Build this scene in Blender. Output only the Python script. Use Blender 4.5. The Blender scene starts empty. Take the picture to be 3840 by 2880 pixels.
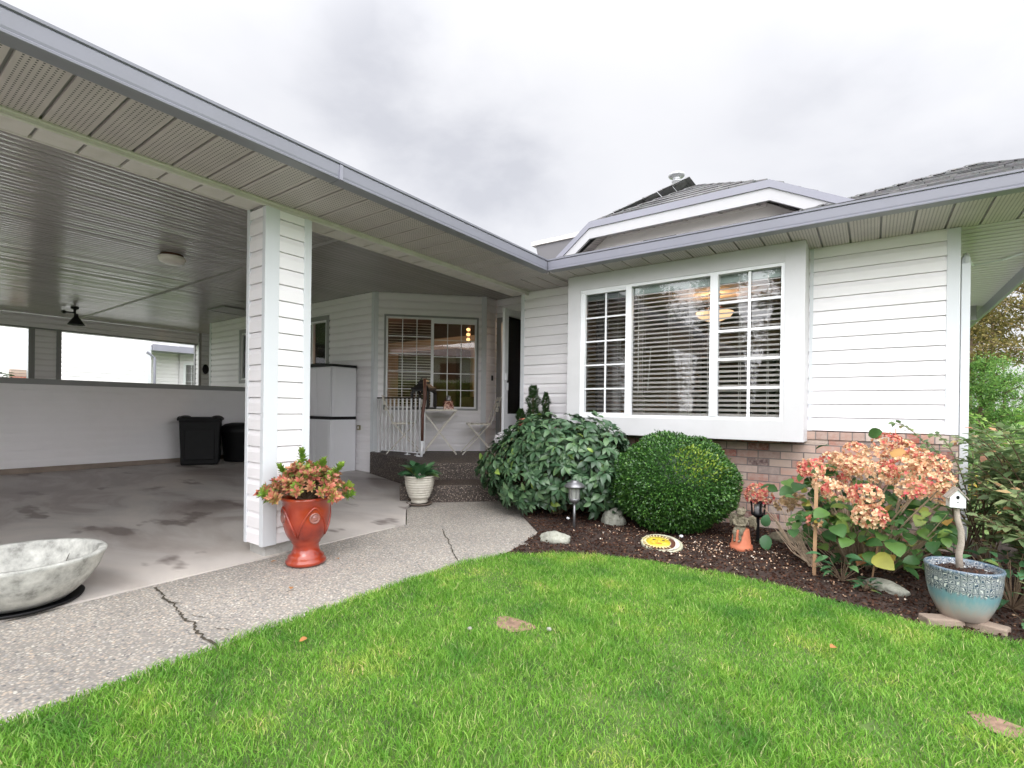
import bpy, bmesh, math, random
import numpy as np
from mathutils import Vector, Matrix, noise
PI = math.pi
rng = np.random.default_rng(7); random.seed(7)
SC = bpy.context.scene
COL = SC.collection
# ------------------------------------------------------------------ helpers
def tag(o, label=None, cat=None, group=None, kind=None):
    if label: o['label'] = label
    if cat: o['category'] = cat
    if group: o['group'] = group
    if kind: o['kind'] = kind
    return o
def empty(name, loc=(0,0,0), rz=0, **k):
    o = bpy.data.objects.new(name, None); COL.objects.link(o)
    o.location = loc; o.rotation_euler = (0,0,rz); o.empty_display_size = .1
    return tag(o, **k)
class MB:
    """collects shapes, builds ONE mesh object"""
    def __init__(s): s.v=[]; s.f=[]
    def add(s, V, F):
        n=len(s.v); s.v.extend([tuple(p) for p in V]); s.f.extend([tuple(i+n for i in f) for f in F]); return s
    def box(s, x0,x1,y0,y1,z0,z1, M=None):
        V=[(x,y,z) for z in (z0,z1) for y in (y0,y1) for x in (x0,x1)]
        if M is not None: V=[M@Vector(p) for p in V]
        return s.add(V,[(0,2,3,1),(4,5,7,6),(0,1,5,4),(2,6,7,3),(0,4,6,2),(1,3,7,5)])
    def bar(s, a, b, w, h=None, up=(0,0,1)):
        a=Vector(a); b=Vector(b); h=h or w; d=(b-a); L=d.length; d.normalize(); u=Vector(up)
        if abs(d.dot(u))>.98: u=Vector((0,1,0))
        r=d.cross(u).normalized(); u=r.cross(d)
        M=Matrix((( r.x,d.x,u.x,a.x),(r.y,d.y,u.y,a.y),(r.z,d.z,u.z,a.z),(0,0,0,1)))
        return s.box(-w/2,w/2,0,L,-h/2,h/2,M)
    def tube(s, pts, rad, n=8, cap=True):
        pts=[Vector(p) for p in pts]; m=len(pts)
        if not hasattr(rad,'__len__'): rad=[rad]*m
        V=[];F=[]; pr=None
        for i,p in enumerate(pts):
            t=(pts[min(i+1,m-1)]-pts[max(i-1,0)]).normalized()
            if pr is None:
                u=Vector((0,0,1)) if abs(t.z)<.9 else Vector((1,0,0)); r=t.cross(u).normalized()
            else: r=(pr-t*pr.dot(t)).normalized()
            pr=r; q=t.cross(r)
            for k in range(n):
                a=2*PI*k/n; V.append(p+(r*math.cos(a)+q*math.sin(a))*rad[i])
        for i in range(m-1):
            for k in range(n):
                k2=(k+1)%n; F.append((i*n+k,i*n+k2,(i+1)*n+k2,(i+1)*n+k))
        if cap: F.append(tuple(range(n))[::-1]); F.append(tuple((m-1)*n+k for k in range(n)))
        return s.add(V,F)
    def lathe(s, prof, n=40, c=(0,0,0), sx=1, sy=1, wob=0):
        V=[];F=[]; m=len(prof)
        for i,(r,z) in enumerate(prof):
            for k in range(n):
                a=2*PI*k/n; rr=r*(1+wob*math.sin(3*a+i*.7))
                V.append((c[0]+rr*sx*math.cos(a),c[1]+rr*sy*math.sin(a),c[2]+z))
        for i in range(m-1):
            for k in range(n):
                k2=(k+1)%n; F.append((i*n+k,i*n+k2,(i+1)*n+k2,(i+1)*n+k))
        return s.add(V,F)
    def prism(s, poly, z0, z1):
        n=len(poly); V=[(x,y,z0) for x,y in poly]+[(x,y,z1) for x,y in poly]
        F=[tuple(range(n))[::-1], tuple(range(n,2*n))]+[(i,(i+1)%n,(i+1)%n+n,i+n) for i in range(n)]
        return s.add(V,F)
    def extr(s, prof, a, b, side, up=(0,0,1)):
        """closed profile [(s,u)] extruded from a to b; s along 'side', u along 'up'"""
        a=Vector(a); b=Vector(b); S=Vector(side); U=Vector(up); n=len(prof)
        V=[a+S*p+U*q for p,q in prof]+[b+S*p+U*q for p,q in prof]
        F=[(i,(i+1)%n,(i+1)%n+n,i+n) for i in range(n)]+[tuple(range(n))[::-1],tuple(range(n,2*n))]
        return s.add(V,F)
    def ell(s, c, r, n=14, m=9, M=None):
        V=[];F=[]
        for i in range(m+1):
            th=PI*i/m
            for k in range(n):
                a=2*PI*k/n; p=Vector((r[0]*math.sin(th)*math.cos(a),r[1]*math.sin(th)*math.sin(a),r[2]*math.cos(th)))
                if M is not None: p=M@p
                V.append(p+Vector(c))
        for i in range(m):
            for k in range(n):
                k2=(k+1)%n; F.append((i*n+k,(i+1)*n+k,(i+1)*n+k2,i*n+k2))
        return s.add(V,F)
    def build(s, name, mat, parent=None, smooth=False, bevel=0, recalc=True):
        me=bpy.data.meshes.new(name); me.from_pydata(s.v,[],s.f)
        if recalc:
            bm=bmesh.new(); bm.from_mesh(me); bmesh.ops.remove_doubles(bm,verts=bm.verts,dist=1e-6)
            bmesh.ops.recalc_face_normals(bm,faces=bm.faces); bm.to_mesh(me); bm.free()
        if smooth: me.polygons.foreach_set('use_smooth',[True]*len(me.polygons))
        me.materials.append(mat); o=bpy.data.objects.new(name,me); COL.objects.link(o)
        if parent:
            o.parent=parent
        if bevel:
            b=o.modifiers.new('bevel','BEVEL'); b.width=bevel; b.segments=2; b.limit_method='ANGLE'; b.angle_limit=.6
        return o
def world_part(mb, name, mat, parent, **k):
    """mesh given in world coordinates, parented without moving"""
    o=mb.build(name,mat,None,**k); o.parent=parent; o.matrix_parent_inverse=wmat(parent).inverted(); return o
def wmat(p):
    m=Matrix.LocRotScale(p.location,p.rotation_euler,p.scale)
    return m if p.parent is None else wmat(p.parent)@p.matrix_parent_inverse@m
def np_mesh(name, V, F, mat, parent=None, smooth=False, uv=None):
    """V (n,3) float, F (m,k) int quads or tris"""
    me=bpy.data.meshes.new(name); V=np.ascontiguousarray(V,dtype=np.float32); F=np.ascontiguousarray(F,dtype=np.int32)
    k=F.shape[1]; me.vertices.add(len(V)); me.vertices.foreach_set('co',V.ravel())
    me.loops.add(F.size); me.loops.foreach_set('vertex_index',F.ravel())
    me.polygons.add(len(F)); me.polygons.foreach_set('loop_start',np.arange(0,F.size,k,dtype=np.int32))
    me.polygons.foreach_set('loop_total',np.full(len(F),k,dtype=np.int32))
    if smooth: me.polygons.foreach_set('use_smooth',np.ones(len(F),dtype=bool))
    me.update(calc_edges=True); me.materials.append(mat)
    o=bpy.data.objects.new(name,me); COL.objects.link(o)
    if parent: o.parent=parent
    return o
def leaf_template(kind):
    if kind=='big':      # elliptic, folded, drooping; along +y, normal +z
        ys=[0,.12,.3,.52,.75,.92,1.0]; ws=[.02,.13,.21,.23,.16,.06,.0]; zs=[0,.03,.05,.04,-.02,-.09,-.14]
        V=[];F=[]
        for y,w,z in zip(ys,ws,zs): V+= [(-w,y,z+w*.28),(0,y,z),(w,y,z+w*.28)]
        for i in range(len(ys)-1):
            a=i*3; F+=[(a,a+1,a+4,a+3),(a+1,a+2,a+5,a+4)]
    elif kind=='round':  # broad hydrangea leaf
        ys=[0,.1,.3,.55,.8,.95,1.0]; ws=[.03,.2,.34,.36,.24,.08,.0]; zs=[0,.03,.05,.03,-.03,-.09,-.12]
        V=[];F=[]
        for i,(y,w,z) in enumerate(zip(ys,ws,zs)): V+= [(-w,y,z+w*.25+(.012 if i%2 else -.012)),(0,y,z),(w,y,z+w*.25+(-.012 if i%2 else .012))]
        for i in range(len(ys)-1):
            a=i*3; F+=[(a,a+1,a+4,a+3),(a+1,a+2,a+5,a+4)]
    elif kind=='small':
        V=[(0,0,0),(-.26,.45,.08),(0,.5,0),(.26,.45,.08),(0,1,-.05)]
        F=[(0,2,1,1),(0,3,2,2)]; V=[(0,0,0),(-.27,.4,.07),(0,.5,0),(.27,.4,.07),(-.14,.8,.03),(.14,.8,.03),(0,1,-.04)]
        F=[(0,2,4,1),(0,3,5,2),(2,5,6,4)]
    elif kind=='petal':
        V=[(0,0,0),(-.4,.45,.12),(0,.5,.04),(.4,.45,.12),(-.28,.9,.2),(.28,.9,.2),(0,1.0,.22)]
        F=[(0,2,4,1),(0,3,5,2),(2,5,6,4)]
    elif kind=='narrow':
        V=[(0,0,0),(-.13,.35,.04),(0,.4,0),(.13,.35,.04),(-.09,.75,.02),(.09,.75,.02),(0,1,-.06)]
        F=[(0,2,4,1),(0,3,5,2),(2,5,6,4)]
    return np.array(V,float), np.array(F,int)
def frames(D, roll=None, N=None):
    """rotation matrices (n,3,3) with columns x,y,z: y along D; z leaning to N"""
    D=D/np.linalg.norm(D,axis=1,keepdims=True); n=len(D)
    if N is None: N=np.tile([0,0,1.],(n,1))
    N=N+rng.normal(0,.001,(n,3))
    X=np.cross(D,N); X/=np.maximum(np.linalg.norm(X,axis=1,keepdims=True),1e-6); Z=np.cross(X,D)
    if roll is not None:
        c=np.cos(roll)[:,None]; s=np.sin(roll)[:,None]; X,Z=X*c+Z*s,-X*s+Z*c
    return np.stack([X,D,Z],axis=2)
def scatter(name, kind, P, R, S, mat, parent=None, smooth=True):
    V,F=leaf_template(kind); n=len(P); S=np.asarray(S)
    if S.ndim==0: S=np.full(n,float(S))
    W=np.einsum('nij,vj->nvi',R,V)*S[:,None,None]+P[:,None,:]
    FF=(F[None]+ (np.arange(n)*len(V))[:,None,None]).reshape(-1,F.shape[1])
    return np_mesh(name,W.reshape(-1,3),FF,mat,parent,smooth)
def rdir(n):
    a=rng.normal(size=(n,3)); return a/np.linalg.norm(a,axis=1,keepdims=True)
def fbm(x,y,z=0,s=1.0,o=4):
    return noise.fractal(Vector((x*s,y*s,z*s)),1.0,2.0,o)
# ------------------------------------------------------------------ materials
def new_mat(name):
    m=bpy.data.materials.new(name); m.use_nodes=True; nt=m.node_tree; b=nt.nodes['Principled BSDF']; return m,nt,b
def N(nt,t,**k):
    n=nt.nodes.new(t)
    for a,v in k.items(): setattr(n,a,v)
    return n
def ramp(nt,stops,interp='LINEAR'):
    r=nt.nodes.new('ShaderNodeValToRGB'); r.color_ramp.interpolation=interp
    while len(r.color_ramp.elements)>1: r.color_ramp.elements.remove(r.color_ramp.elements[-1])
    for i,(p,c) in enumerate(stops):
        e=r.color_ramp.elements[0] if i==0 else r.color_ramp.elements.new(p)
        e.position=p; e.color=(*c,1) if len(c)==3 else c
    return r
def L(nt,a,ao,b,bi): nt.links.new(a.outputs[ao],b.inputs[bi])
def coords(nt,scale=(1,1,1),rot=(0,0,0),obj=True):
    tc=nt.nodes.new('ShaderNodeTexCoord'); mp=nt.nodes.new('ShaderNodeMapping')
    mp.inputs['Scale'].default_value=scale; mp.inputs['Rotation'].default_value=rot
    L(nt,tc,'Object' if obj else 'Generated',mp,'Vector'); return mp
def paint(name, col, rough=.5, var=.06, scale=3.0, bump=.0, dirt=None, dirt_amt=.3, metal=0, spec=.5, coat=0, bscale=120):
    """painted / plain surface with slow colour drift, optional dirt blotches and fine bump"""
    m,nt,b=new_mat(name); mp=coords(nt)
    n1=N(nt,'ShaderNodeTexNoise'); n1.inputs['Scale'].default_value=scale; n1.inputs['Detail'].default_value=5; L(nt,mp,0,n1,'Vector')
    lo=tuple(max(0,c*(1-var)) for c in col); hi=tuple(min(1,c*(1+var)) for c in col)
    r=ramp(nt,[(.3,lo),(.7,hi)]); L(nt,n1,'Fac',r,'Fac'); src=r
    if dirt:
        n2=N(nt,'ShaderNodeTexNoise'); n2.inputs['Scale'].default_value=scale*2.7; n2.inputs['Detail'].default_value=8; n2.inputs['Roughness'].default_value=.65; L(nt,mp,0,n2,'Vector')
        rr=ramp(nt,[(.48,(0,0,0)),(.72,(dirt_amt,)*3)]); L(nt,n2,'Fac',rr,'Fac')
        mx=N(nt,'ShaderNodeMix',data_type='RGBA'); L(nt,rr,'Color',mx,0); L(nt,src,'Color',mx,6); mx.inputs[7].default_value=(*dirt,1); src=mx
        L(nt,mx,2,b,'Base Color')
    else: L(nt,src,'Color',b,'Base Color')
    b.inputs['Roughness'].default_value=rough; b.inputs['Metallic'].default_value=metal; b.inputs['Specular IOR Level'].default_value=spec
    b.inputs['Coat Weight'].default_value=coat
    if bump:
        n3=N(nt,'ShaderNodeTexNoise'); n3.inputs['Scale'].default_value=bscale; n3.inputs['Detail'].default_value=4; L(nt,mp,0,n3,'Vector')
        bp=N(nt,'ShaderNodeBump'); bp.inputs['Strength'].default_value=bump; bp.inputs['Distance'].default_value=.01; L(nt,n3,'Fac',bp,'Height'); L(nt,bp,'Normal',b,'Normal')
    return m
def leafmat(name, stops, rough=.45, trans=.25, noise_scale=8, spec=.4):
    """leaf colour chosen per leaf (random per island), slightly translucent"""
    m,nt,b=new_mat(name); g=N(nt,'ShaderNodeNewGeometry'); r=ramp(nt,stops); L(nt,g,'Random Per Island',r,'Fac')
    mp=coords(nt); n1=N(nt,'ShaderNodeTexNoise'); n1.inputs['Scale'].default_value=noise_scale; L(nt,mp,0,n1,'Vector')
    hs=N(nt,'ShaderNodeHueSaturation'); mr=N(nt,'ShaderNodeMapRange'); mr.inputs['To Min'].default_value=.65; mr.inputs['To Max'].default_value=1.35
    L(nt,n1,'Fac',mr,'Value'); L(nt,mr,'Result',hs,'Value'); L(nt,r,'Color',hs,'Color'); L(nt,hs,'Color',b,'Base Color')
    b.inputs['Roughness'].default_value=rough; b.inputs['Specular IOR Level'].default_value=spec
    tr=N(nt,'ShaderNodeBsdfTranslucent'); L(nt,hs,'Color',tr,'Color'); mx=N(nt,'ShaderNodeMixShader'); mx.inputs[0].default_value=trans
    L(nt,b,'BSDF',mx,1); L(nt,tr,'BSDF',mx,2); L(nt,mx,0,nt.nodes['Material Output'],'Surface'); return m
def glassmat(name, tint=(1,1,1), ior=1.5, dark=0.0):
    m,nt,b=new_mat(name); nt.nodes.remove(b)
    t=N(nt,'ShaderNodeBsdfTransparent'); t.inputs['Color'].default_value=(*[c*(1-dark) for c in tint],1)
    g=N(nt,'ShaderNodeBsdfGlossy'); g.inputs['Roughness'].default_value=.02; g.inputs['Color'].default_value=(1,1,1,1)
    f=N(nt,'ShaderNodeFresnel'); f.inputs['IOR'].default_value=ior
    mp=coords(nt); n1=N(nt,'ShaderNodeTexNoise'); n1.inputs['Scale'].default_value=1.3; L(nt,mp,0,n1,'Vector')
    bp=N(nt,'ShaderNodeBump'); bp.inputs['Strength'].default_value=.25; bp.inputs['Distance'].default_value=.004; L(nt,n1,'Fac',bp,'Height'); L(nt,bp,'Normal',g,'Normal')
    mu=N(nt,'ShaderNodeMath',operation='MULTIPLY'); mu.inputs[1].default_value=1.15; L(nt,f,0,mu,0)
    x=N(nt,'ShaderNodeMixShader'); L(nt,mu,0,x,0); L(nt,t,0,x,1); L(nt,g,0,x,2); L(nt,x,0,nt.nodes['Material Output'],'Surface'); return m
M={}
M['siding']=paint('vinyl_siding_white',(.87,.845,.865),.45,.02,1.2,dirt=(.62,.62,.58),dirt_amt=.12)
M['trim']=paint('trim_pale_grey',(.66,.68,.71),.4,.03,2)
M['surround']=paint('window_surround_grey',(.58,.575,.585),.5,.03,2,dirt=(.4,.4,.38),dirt_amt=.12)
M['white']=paint('white_vinyl_frame',(.82,.83,.85),.35,.02,2)
M['darktrim']=paint('dark_grey_metal_trim',(.27,.27,.27),.45,.05,2)
M['gutter']=paint('gutter_blue_grey',(.235,.235,.28),.38,.06,1.5,dirt=(.2,.2,.22),dirt_amt=.25)
M['beam']=paint('beam_trim_grey',(.66,.62,.60),.5,.05,3,dirt=(.45,.43,.36),dirt_amt=.35)
M['concrete']=paint('rough_concrete',(.42,.41,.39),.85,.15,6,bump=.5,dirt=(.25,.24,.22),dirt_amt=.5)
M['footing']=paint('footing_concrete',(.30,.24,.20),.85,.2,4)
M['black']=paint('black_plastic',(.006,.006,.007),.55,.2,6,spec=.25)
M['blackmetal']=paint('black_metal',(.015,.014,.014),.35,.2,6)
M['cabinet']=paint('cabinet_pale_resin',(.74,.74,.77),.5,.03,2)
M['soil']=paint('mulch_soil',(.04,.024,.018),.95,.4,22,bump=.9,bscale=70)
M['brown']=paint('brown_paint',(.11,.045,.03),.5,.15,12)
M['furn']=paint('worn_cream_metal',(.66,.62,.55),.5,.08,14,dirt=(.3,.26,.2),dirt_amt=.4)
M['plant_stem']=paint('stem_brown',(.16,.11,.07),.8,.3,30)
M['twig']=paint('dry_twig',(.36,.27,.19),.8,.3,30)
M['interior_wall']=paint('interior_wall_tan',(.60,.50,.40),.8,.05,2)
M['interior_dark']=paint('interior_dark_wood',(.05,.035,.03),.6,.2,5)
M['interior_white']=paint('interior_ceiling',(.6,.58,.55),.8,.03,2)
M['hall']=paint('hall_wall_cream',(.62,.58,.44),.8,.04,2)
M['drape']=paint('drape_grey',(.42,.42,.45),.8,.08,4)
M['blind']=paint('blind_ivory',(.88,.86,.82),.55,.03,4)
M['valance']=paint('blind_valance_greenish',(.42,.52,.48),.5,.05,5)
M['fasciaw']=paint('fascia_pale_grey',(.44,.435,.45),.5,.04,3)
M['skydark']=paint('skylight_dark_metal',(.13,.125,.13),.5,.05,3)
M['glowblind']=leafmat('orange_lit_blind',[(0,(.62,.28,.10)),(1,(.70,.34,.13))],.6,.55,3)  # orange lamplight put into the colour of the blind
M['gablep']=paint('gable_panel_pale',(.86,.82,.80),.5,.03,3)
M['glass']=glassmat('window_glass')
M['screen']=glassmat('screened_glass',dark=.22)
M['sidesoffit']=paint('smooth_side_soffit',(.60,.57,.59),.5,.03,2)
M['hatch']=paint('ceiling_hatch_paint',(.36,.35,.34),.6,.04,3)
M['terracotta']=paint('terracotta',(.50,.155,.08),.7,.15,14,bump=.1)
M['stone']=paint('weathered_stone',(.19,.165,.115),.9,.35,22,bump=.8,dirt=(.09,.085,.05),dirt_amt=.8,bscale=90)
M['rock']=paint('grey_green_rock',(.33,.33,.28),.85,.22,18,bump=.8,dirt=(.16,.17,.11),dirt_amt=.6,bscale=50)
M['wood_post']=paint('driftwood',(.36,.31,.26),.85,.15,20,bump=.5,dirt=(.2,.16,.12),dirt_amt=.5)
M['stake']=paint('wooden_stake',(.42,.25,.14),.75,.12,20,bump=.2)
M['galv']=paint('galvanised_pipe',(.55,.56,.57),.35,.1,8,metal=.4)
M['solar']=paint('brushed_grey_metal',(.22,.22,.23),.3,.1,8,metal=.6)

def soffit_mat(name, axis, pitch_u, pitch_v, margin, period, u0):
    """perforated soffit: dot rows between panel joints. axis 0: joints spaced along y (panels run in x)"""
    m,nt,b=new_mat(name); tc=N(nt,'ShaderNodeTexCoord'); sp=N(nt,'ShaderNodeSeparateXYZ'); L(nt,tc,'Object',sp,0)
    A,B=('Y','X') if axis==0 else ('X','Y')
    def math_(op,a,bv=None,c=None):
        n=N(nt,'ShaderNodeMath',operation=op)
        for i,x in enumerate((a,bv,c)):
            if x is None: continue
            if isinstance(x,(int,float)): n.inputs[i].default_value=x
            else: nt.links.new(x,n.inputs[i])
        return n.outputs[0]
    a=math_('SUBTRACT',sp.outputs[A],u0)
    pa=math_('MODULO',math_('ADD',a,40*period),period)               # 0..period within a panel
    fu=math_('SUBTRACT',math_('FRACT',math_('DIVIDE',pa,pitch_u)),.5); fv=math_('SUBTRACT',math_('FRACT',math_('DIVIDE',sp.outputs[B],pitch_v)),.5)
    du=math_('MULTIPLY',fu,pitch_u); dv=math_('MULTIPLY',fv,pitch_v)
    d=math_('SQRT',math_('ADD',math_('MULTIPLY',du,du),math_('MULTIPLY',dv,dv)))
    dot=math_('LESS_THAN',d,.0046)
    inm=math_('MULTIPLY',math_('GREATER_THAN',pa,margin),math_('LESS_THAN',pa,period-margin))
    k=math_('MULTIPLY',dot,inm)
    n1=N(nt,'ShaderNodeTexNoise'); n1.inputs['Scale'].default_value=4; L(nt,tc,'Object',n1,'Vector')
    r=ramp(nt,[(.3,(.48,.43,.43)),(.7,(.56,.505,.50))]); L(nt,n1,'Fac',r,'Fac')
    mx=N(nt,'ShaderNodeMix',data_type='RGBA'); nt.links.new(k,mx.inputs[0]); L(nt,r,'Color',mx,6); mx.inputs[7].default_value=(.03,.03,.03,1)
    L(nt,mx,2,b,'Base Color'); b.inputs['Roughness'].default_value=.5; return m
M['soffL']=soffit_mat('perforated_soffit_side',0,.0215,.022,.018,.195,.657)
M['soffR']=soffit_mat('perforated_soffit_front',1,.0215,.022,.018,.201,-.363)
def ceil_mat():
    m,nt,b=new_mat('glossy_metal_ceiling'); mp=coords(nt,(1,.25,1)); n1=N(nt,'ShaderNodeTexNoise'); n1.inputs['Scale'].default_value=3; n1.inputs['Detail'].default_value=4; L(nt,mp,0,n1,'Vector')
    r=ramp(nt,[(.3,(.29,.27,.265)),(.7,(.34,.32,.31))]); L(nt,n1,'Fac',r,'Fac'); L(nt,r,'Color',b,'Base Color')
    b.inputs['Roughness'].default_value=.2; b.inputs['Specular IOR Level'].default_value=.9
    mp2=coords(nt,(6,.6,1)); n2=N(nt,'ShaderNodeTexNoise'); n2.inputs['Scale'].default_value=2.0; L(nt,mp2,0,n2,'Vector')
    bp=N(nt,'ShaderNodeBump'); bp.inputs['Strength'].default_value=.05; bp.inputs['Distance'].default_value=.01; L(nt,n2,'Fac',bp,'Height'); L(nt,bp,'Normal',b,'Normal'); return m
M['ceiling']=ceil_mat()
def brick_mat(bw=.182,rh=.0705,loc=(0.03,0,0)):
    m,nt,b=new_mat('mixed_brick'); tc=N(nt,'ShaderNodeTexCoord'); mp=N(nt,'ShaderNodeMapping'); mp.inputs['Rotation'].default_value=(PI/2,0,0); mp.inputs['Location'].default_value=loc
    L(nt,tc,'Object',mp,0)
    br=N(nt,'ShaderNodeTexBrick'); L(nt,mp,0,br,'Vector'); br.offset=.5
    br.inputs['Scale'].default_value=1; br.inputs['Brick Width'].default_value=bw; br.inputs['Row Height'].default_value=rh; br.inputs['Mortar Size'].default_value=.0045
    br.inputs['Color1'].default_value=(0,0,0,1); br.inputs['Color2'].default_value=(1,1,1,1); br.inputs['Mortar'].default_value=(.5,.5,.5,1); br.inputs['Bias'].default_value=0; br.inputs['Mortar Smooth'].default_value=.1
    r=ramp(nt,[(0,(.09,.085,.09)),(.10,(.42,.12,.08)),(.22,(.42,.28,.23)),(.4,(.56,.46,.38)),(.55,(.44,.20,.15)),(.75,(.60,.50,.43)),(.9,(.24,.19,.18)),(1,(.48,.31,.25))]); L(nt,br,'Color',r,'Fac')
    n1=N(nt,'ShaderNodeTexNoise'); n1.inputs['Scale'].default_value=24; n1.inputs['Detail'].default_value=7; n1.inputs['Roughness'].default_value=.7; L(nt,tc,'Object',n1,'Vector')
    r2=ramp(nt,[(.42,(0,0,0)),(.62,(.75,)*3)]); L(nt,n1,'Fac',r2,'Fac')
    mx=N(nt,'ShaderNodeMix',data_type='RGBA'); L(nt,r2,'Color',mx,0); L(nt,r,'Color',mx,6); mx.inputs[7].default_value=(.46,.36,.31,1)
    mo=N(nt,'ShaderNodeMix',data_type='RGBA'); L(nt,br,'Fac',mo,0); L(nt,mx,2,mo,6); mo.inputs[7].default_value=(.20,.175,.165,1)
    L(nt,mo,2,b,'Base Color'); b.inputs['Roughness'].default_value=.9
    s=N(nt,'ShaderNodeMath',operation='MULTIPLY_ADD'); s.inputs[1].default_value=-1; L(nt,br,'Fac',s,0); L(nt,n1,'Fac',s,2)
    bp=N(nt,'ShaderNodeBump'); bp.inputs['Strength'].default_value=.7; bp.inputs['Distance'].default_value=.006; L(nt,s,0,bp,'Height'); L(nt,bp,'Normal',b,'Normal'); return m
M['brick']=brick_mat(); M['brick_top']=brick_mat(.088,.2,(0,.1,0))
def pebble_mat(name, stones, grout, scale=85, rough=.75, wet=None, bumps=.6, drift=.25):
    m,nt,b=new_mat(name); mp=coords(nt)
    v=N(nt,'ShaderNodeTexVoronoi'); v.inputs['Scale'].default_value=scale; L(nt,mp,0,v,'Vector')
    sp=N(nt,'ShaderNodeSeparateColor'); L(nt,v,'Color',sp,0)
    r=ramp(nt,stones); L(nt,sp,0,r,'Fac')
    d=ramp(nt,[(.0,(0,0,0)),(.35,(0,0,0)),(.62,(1,1,1))]); L(nt,v,'Distance',d,'Fac')
    mx=N(nt,'ShaderNodeMix',data_type='RGBA'); L(nt,d,'Color',mx,0); L(nt,r,'Color',mx,6); mx.inputs[7].default_value=(*grout,1)
    n1=N(nt,'ShaderNodeTexNoise'); n1.inputs['Scale'].default_value=1.1; n1.inputs['Detail'].default_value=6; L(nt,mp,0,n1,'Vector')
    r2=ramp(nt,[(.3,(1-drift,)*3),(.7,(1+drift*.35,)*3)]); L(nt,n1,'Fac',r2,'Fac')
    mu=N(nt,'ShaderNodeMix',data_type='RGBA',blend_type='MULTIPLY'); mu.inputs[0].default_value=1; L(nt,mx,2,mu,6); L(nt,r2,'Color',mu,7)
    L(nt,mu,2,b,'Base Color'); b.inputs['Roughness'].default_value=rough
    bp=N(nt,'ShaderNodeBump'); bp.invert=True; bp.inputs['Strength'].default_value=bumps; bp.inputs['Distance'].default_value=.004; L(nt,v,'Distance',bp,'Height'); L(nt,bp,'Normal',b,'Normal'); return m
M['path']=pebble_mat('exposed_aggregate',[(0,(.12,.12,.13)),(.15,(.38,.345,.305)),(.3,(.52,.45,.375)),(.42,(.22,.215,.22)),(.55,(.60,.48,.37)),(.7,(.38,.37,.355)),(.86,(.54,.48,.41)),(.95,(.72,.68,.60)),(1,(.09,.09,.10))],(.30,.28,.25),scale=80)
M['steps']=pebble_mat('dark_aggregate',[(0,(.03,.022,.02)),(.3,(.07,.05,.045)),(.55,(.10,.075,.06)),(.75,(.16,.12,.09)),(.9,(.30,.24,.19)),(1,(.45,.38,.32))],(.035,.025,.02),scale=90,rough=.55,bumps=1)
def slab_mat():
    m,nt,b=new_mat('stained_concrete_slab'); mp=coords(nt,(.55,1,1))
    n1=N(nt,'ShaderNodeTexNoise'); n1.inputs['Scale'].default_value=1.3; n1.inputs['Detail'].default_value=9; n1.inputs['Roughness'].default_value=.62; n1.inputs['Distortion'].default_value=1.1; L(nt,mp,0,n1,'Vector')
    r=ramp(nt,[(.32,(.19,.155,.145)),(.44,(.30,.26,.245)),(.52,(.40,.375,.36)),(.66,(.50,.46,.43))]); L(nt,n1,'Fac',r,'Fac')
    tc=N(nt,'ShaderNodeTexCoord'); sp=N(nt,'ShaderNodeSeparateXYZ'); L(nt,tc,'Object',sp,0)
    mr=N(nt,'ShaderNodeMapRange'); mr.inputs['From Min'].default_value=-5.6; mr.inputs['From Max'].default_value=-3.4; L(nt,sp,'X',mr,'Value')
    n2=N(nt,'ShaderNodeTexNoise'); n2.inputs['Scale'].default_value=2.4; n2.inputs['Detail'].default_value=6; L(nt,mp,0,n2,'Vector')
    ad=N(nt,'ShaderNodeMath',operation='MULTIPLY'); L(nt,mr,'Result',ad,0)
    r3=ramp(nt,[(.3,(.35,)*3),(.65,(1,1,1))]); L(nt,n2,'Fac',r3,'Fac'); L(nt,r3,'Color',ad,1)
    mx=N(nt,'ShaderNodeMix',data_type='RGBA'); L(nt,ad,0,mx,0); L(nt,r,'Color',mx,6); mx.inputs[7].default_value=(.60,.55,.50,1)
    n4=N(nt,'ShaderNodeTexNoise'); n4.inputs['Scale'].default_value=3.1; n4.inputs['Detail'].default_value=3; L(nt,mp,0,n4,'Vector')
    r4=ramp(nt,[(.60,(0,0,0)),(.66,(.75,)*3)]); L(nt,n4,'Fac',r4,'Fac')
    m2=N(nt,'ShaderNodeMix',data_type='RGBA'); L(nt,r4,'Color',m2,0); L(nt,mx,2,m2,6); m2.inputs[7].default_value=(.14,.11,.10,1)
    L(nt,m2,2,b,'Base Color')
    rr=ramp(nt,[(.3,(.28,)*3),(.7,(.6,)*3)]); L(nt,n1,'Fac',rr,'Fac'); L(nt,rr,'Color',b,'Roughness')
    n3=N(nt,'ShaderNodeTexNoise'); n3.inputs['Scale'].default_value=160; L(nt,tc,'Object',n3,'Vector')
    bp=N(nt,'ShaderNodeBump'); bp.inputs['Strength'].default_value=.15; bp.inputs['Distance'].default_value=.004; L(nt,n3,'Fac',bp,'Height'); L(nt,bp,'Normal',b,'Normal'); return m
M['slab']=slab_mat()
def ground_mat(name,stops,scale):
    m,nt,b=new_mat(name); mp=coords(nt); n1=N(nt,'ShaderNodeTexNoise'); n1.inputs['Scale'].default_value=scale; n1.inputs['Detail'].default_value=8; L(nt,mp,0,n1,'Vector')
    r=ramp(nt,stops); L(nt,n1,'Fac',r,'Fac'); L(nt,r,'Color',b,'Base Color'); b.inputs['Roughness'].default_value=.95; return m
M['turf']=ground_mat('turf_soil',[(.3,(.05,.085,.02)),(.6,(.09,.15,.03)),(.75,(.13,.17,.05))],5)
M['ground']=ground_mat('far_grass',[(.3,(.10,.17,.05)),(.7,(.18,.27,.08))],2)
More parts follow.
